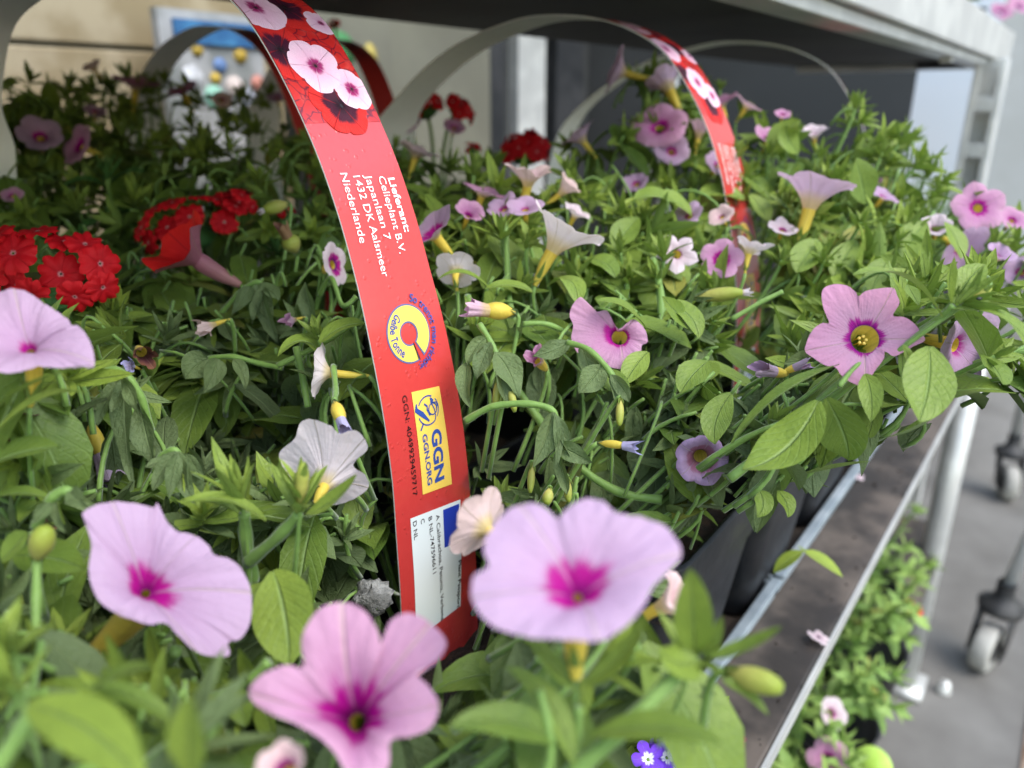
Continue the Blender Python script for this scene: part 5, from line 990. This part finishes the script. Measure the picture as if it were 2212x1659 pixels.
# ------------------------------------------------------------ lower shelf, upper shelf, small things
def small_plant(name, c, label, cat, n, h, spread, L, cols, group=None, age=.7, sc=1.):
    c = np.asarray(c, float); o = empty(name, c, label, cat, group); lm, s_ = MB(), MB()
    for k in range(n):
        th = rng.uniform(0, 6.28); r = spread*rng.uniform(.1, 1)**.6; t = c+np.array([math.cos(th)*r, math.sin(th)*r, h*rng.uniform(.35, 1)]); shoot(lm, s_, c+np.array([math.cos(th)*.01, math.sin(th)*.01, 0]), t, np.array([0, 0, .02]), 7, L*rng.uniform(.8, 1.2), True, age, 5, .0016, nros=8)
    lm.build('foliage', [M['leafb']]*3, o, org=c); s_.build('stems', M['stem'], o, org=c)
    for k, (dx, dy, dz, m_, sz) in enumerate(cols):
        q = c+np.array([dx, dy, dz]); nn = unit(np.array([-.3, -.6, .6])+randdir()*.4); G, A = corolla(q, nn, sz, flare=.35, notch=.2, r0=.16, tm=.2, jit=.15, per=6, nt_=6); mb = MB(); mb.grid(G[:, ::-1], A[:, ::-1], 0, close=True); mb.build('flower', M[m_], o, org=q)
    mb = MB(); mb.lathe(c+np.array([0, 0, -.085]), (0, 0, 1), [(.0, 0), (.036, 0), (.05, .083), (.052, .086), (.048, .085), (.046, .08), (0, .08)], 20); mb.build('pot', M['pot'], o, org=c)
    return o
low = [((.42, .108, -.56), 'leafy plant on the lower shelf with a purple flower, closest to the camera', [(.02, -.03, .07, 'violet', .014), (-.02, -.04, .06, 'pale', .013)]), ((.53, .108, -.56), 'green lower shelf plant with pink and white flowers', [(.0, -.03, .07, 'rose', .016), (.04, -.02, .08, 'pale', .014)]), ((.66, .108, -.56), 'lower shelf plant of plain bright leaves, middle of its row', [(.02, .02, .08, 'pale', .012)]), ((.79, .108, -.56), 'lower shelf plant with a bright red flower on its aisle side', [(.0, -.045, .062, 'red', .013), (-.02, .02, .09, 'rose', .017)]), ((.915, .13, -.56), 'farthest lower shelf plant, beside the trolley post', [(-.03, .02, .09, 'red', .012)])]
for c, l, cols in low: small_plant('trailing_plant', c, l, 'plant', 18, .10, .068, .030, cols, 'plants on the lower shelf')
c = P((1884, 1655), .66); mb = MB(); mb.lathe(c, D((-.6, .3, .7)), [(0, .001), (.016, .001), (.0165, 0), (.016, -.001), (0, -.001)], 28); thing_mesh('plant_tag', mb, M['lime'], 'round lime plant tag at the bottom of the lower shelf plants', 'tag', smooth=True)
# lobelia between the pots and the bare board
lc = P((1450, 1700), .27); lo = empty('lobelia', lc, 'violet and white lobelia blooming low at the bottom edge by the board', 'plant'); lm, s_ = MB(), MB()
for k, (x, y) in enumerate([(1400, 1640), (1440, 1636), (1480, 1632), (1512, 1622), (1460, 1655), (1502, 1654), (1428, 1524), (1452, 1510), (1412, 1538), (1470, 1612), (1425, 1655), (1440, 1612)]):
    q = P((x, y), .245+.004*(k % 3)); mb = MB(); G, A = corolla(q, D((rng.normal()*.3, .5, .8)), .0055, flare=.2, notch=.45, r0=.08, tm=.34, jit=.2, per=8, nt_=7); mb.grid(G[:, ::-1], A[:, ::-1], 0, close=True); mb.build('flower', M['violet'], lo, org=q); s_.tube(bez(q, q+np.array([0, .004, -.02]), lc, 6), .0007, 5)
for k in range(40):
    q = P((rng.uniform(1340, 1540), rng.uniform(1500, 1700)), rng.uniform(.255, .28)); sp, sd_ = arc(q, unit(randdir()+np.array([0, -.3, .4])), (0, 0, 1.), .014, .5, 5); blade(lm, sp, sd_, .006, .3, (.85, .8), rng.random(), rng.uniform(.2, .7))
lm.build('foliage', MAT_L, lo, org=lc); s_.build('stems', M['stem'], lo, org=lc)
# fallen bits on the bare board
for k, (x, y, nm, mt, s0, lab) in enumerate([(1768, 1380, 'petal', 'pale', .008, 'white petal lying on the bare board'), (1735, 1190, 'green_leaf', None, .02, 'bright green fallen leaf hanging over the tray rim'), (1640, 1210, 'petal', 'red', .008, 'dark red petal caught between pot and tray rim'), (1590, 1600, 'petal', 'maroon', .006, 'withered purple petal at the bottom of the board'), (1850, 1030, 'petal', 'pale', .008, 'pale petal on the far end of the board')]):
    q = P((x, y), 1.); q = q*(-.279/q[2]) if nm != 'green_leaf' else q*(-.225/q[2])
    if nm == 'petal':
        G, A = corolla(q+np.array([0, 0, .001]), unit(np.array([.1, -.1, 1])), s0*.8, flare=.12, notch=.4, jit=.16, per=6, nt_=5, tm=.05); mb = MB(); mb.grid(G[:, ::-1], A[:, ::-1], 0, close=True); thing_mesh('fallen_petal', mb, M[mt], lab, 'petal', smooth=True, org=q)
    else:
        mb = MB()
        for a, l in ((.3, .022), (2.2, .02), (-1.3, .024)):
            sp, sd_ = arc(q, unit(np.array([math.cos(a), math.sin(a)-.3, -.35])), (0, 0, 1.), l, .4, 7); blade(mb, sp, sd_, l*.5, .2, (.9, .75), .1, .9)
        thing_mesh('leaf_sprig', mb, M['leaf'], lab, 'leaf', smooth=True, org=q)
# crumbs of soil and bits on the bare board
mb = MB()
for k in range(150):
    x, y, r_ = rng.uniform(.15, 1.3), .0685+abs(rng.normal())*.018, rng.uniform(.0003, .0012)*(2.2 if k % 40 == 0 else 1)
    if y > .100: continue
    V = np.array([(1, 0, 0), (0, 1, 0), (-1, 0, 0), (0, -1, 0), (0, 0, 1.), (0, 0, -.6)])*r_*rng.uniform(.6, 1.3, (6, 1))+(x, y, -.2815); mb.add(V, [(0, 1, 4), (1, 2, 4), (2, 3, 4), (3, 0, 4), (1, 0, 5), (2, 1, 5), (3, 2, 5), (0, 3, 5)])
tag(mb.build('soil_crumbs', M['soil'], None, False), 'dark crumbs of soil scattered along the bare plywood', 'soil', kind='stuff')
# pink flowers on the upper shelf's end
small_plant('shelf_top_plant', (1.50, .24, .14), 'pink flowering plant standing on the upper shelf at the top right', 'plant', 22, .12, .10, .04, [(-.02, -.08, .03, 'rose', .022), (.05, -.08, .05, 'rose', .022), (.02, -.09, -.0, 'pink', .02), (.08, -.06, .0, 'rose', .02)])
# small flies on the shoot
for k, (x, y) in enumerate([(2143, 664), (2115, 645)]):
    q = P((x, y), .192); mb = MB(); mb.tube([q-cR*.0007, q, q+cR*.0008], np.array([.0002, .0005, .0002]), 7); thing_mesh('fly', mb, M['dark'], ['tiny black fly on the right-hand shoot tip', 'second tiny fly higher on the right-hand shoot tip'][k], 'insect', 'flies on the shoot', True, org=q)
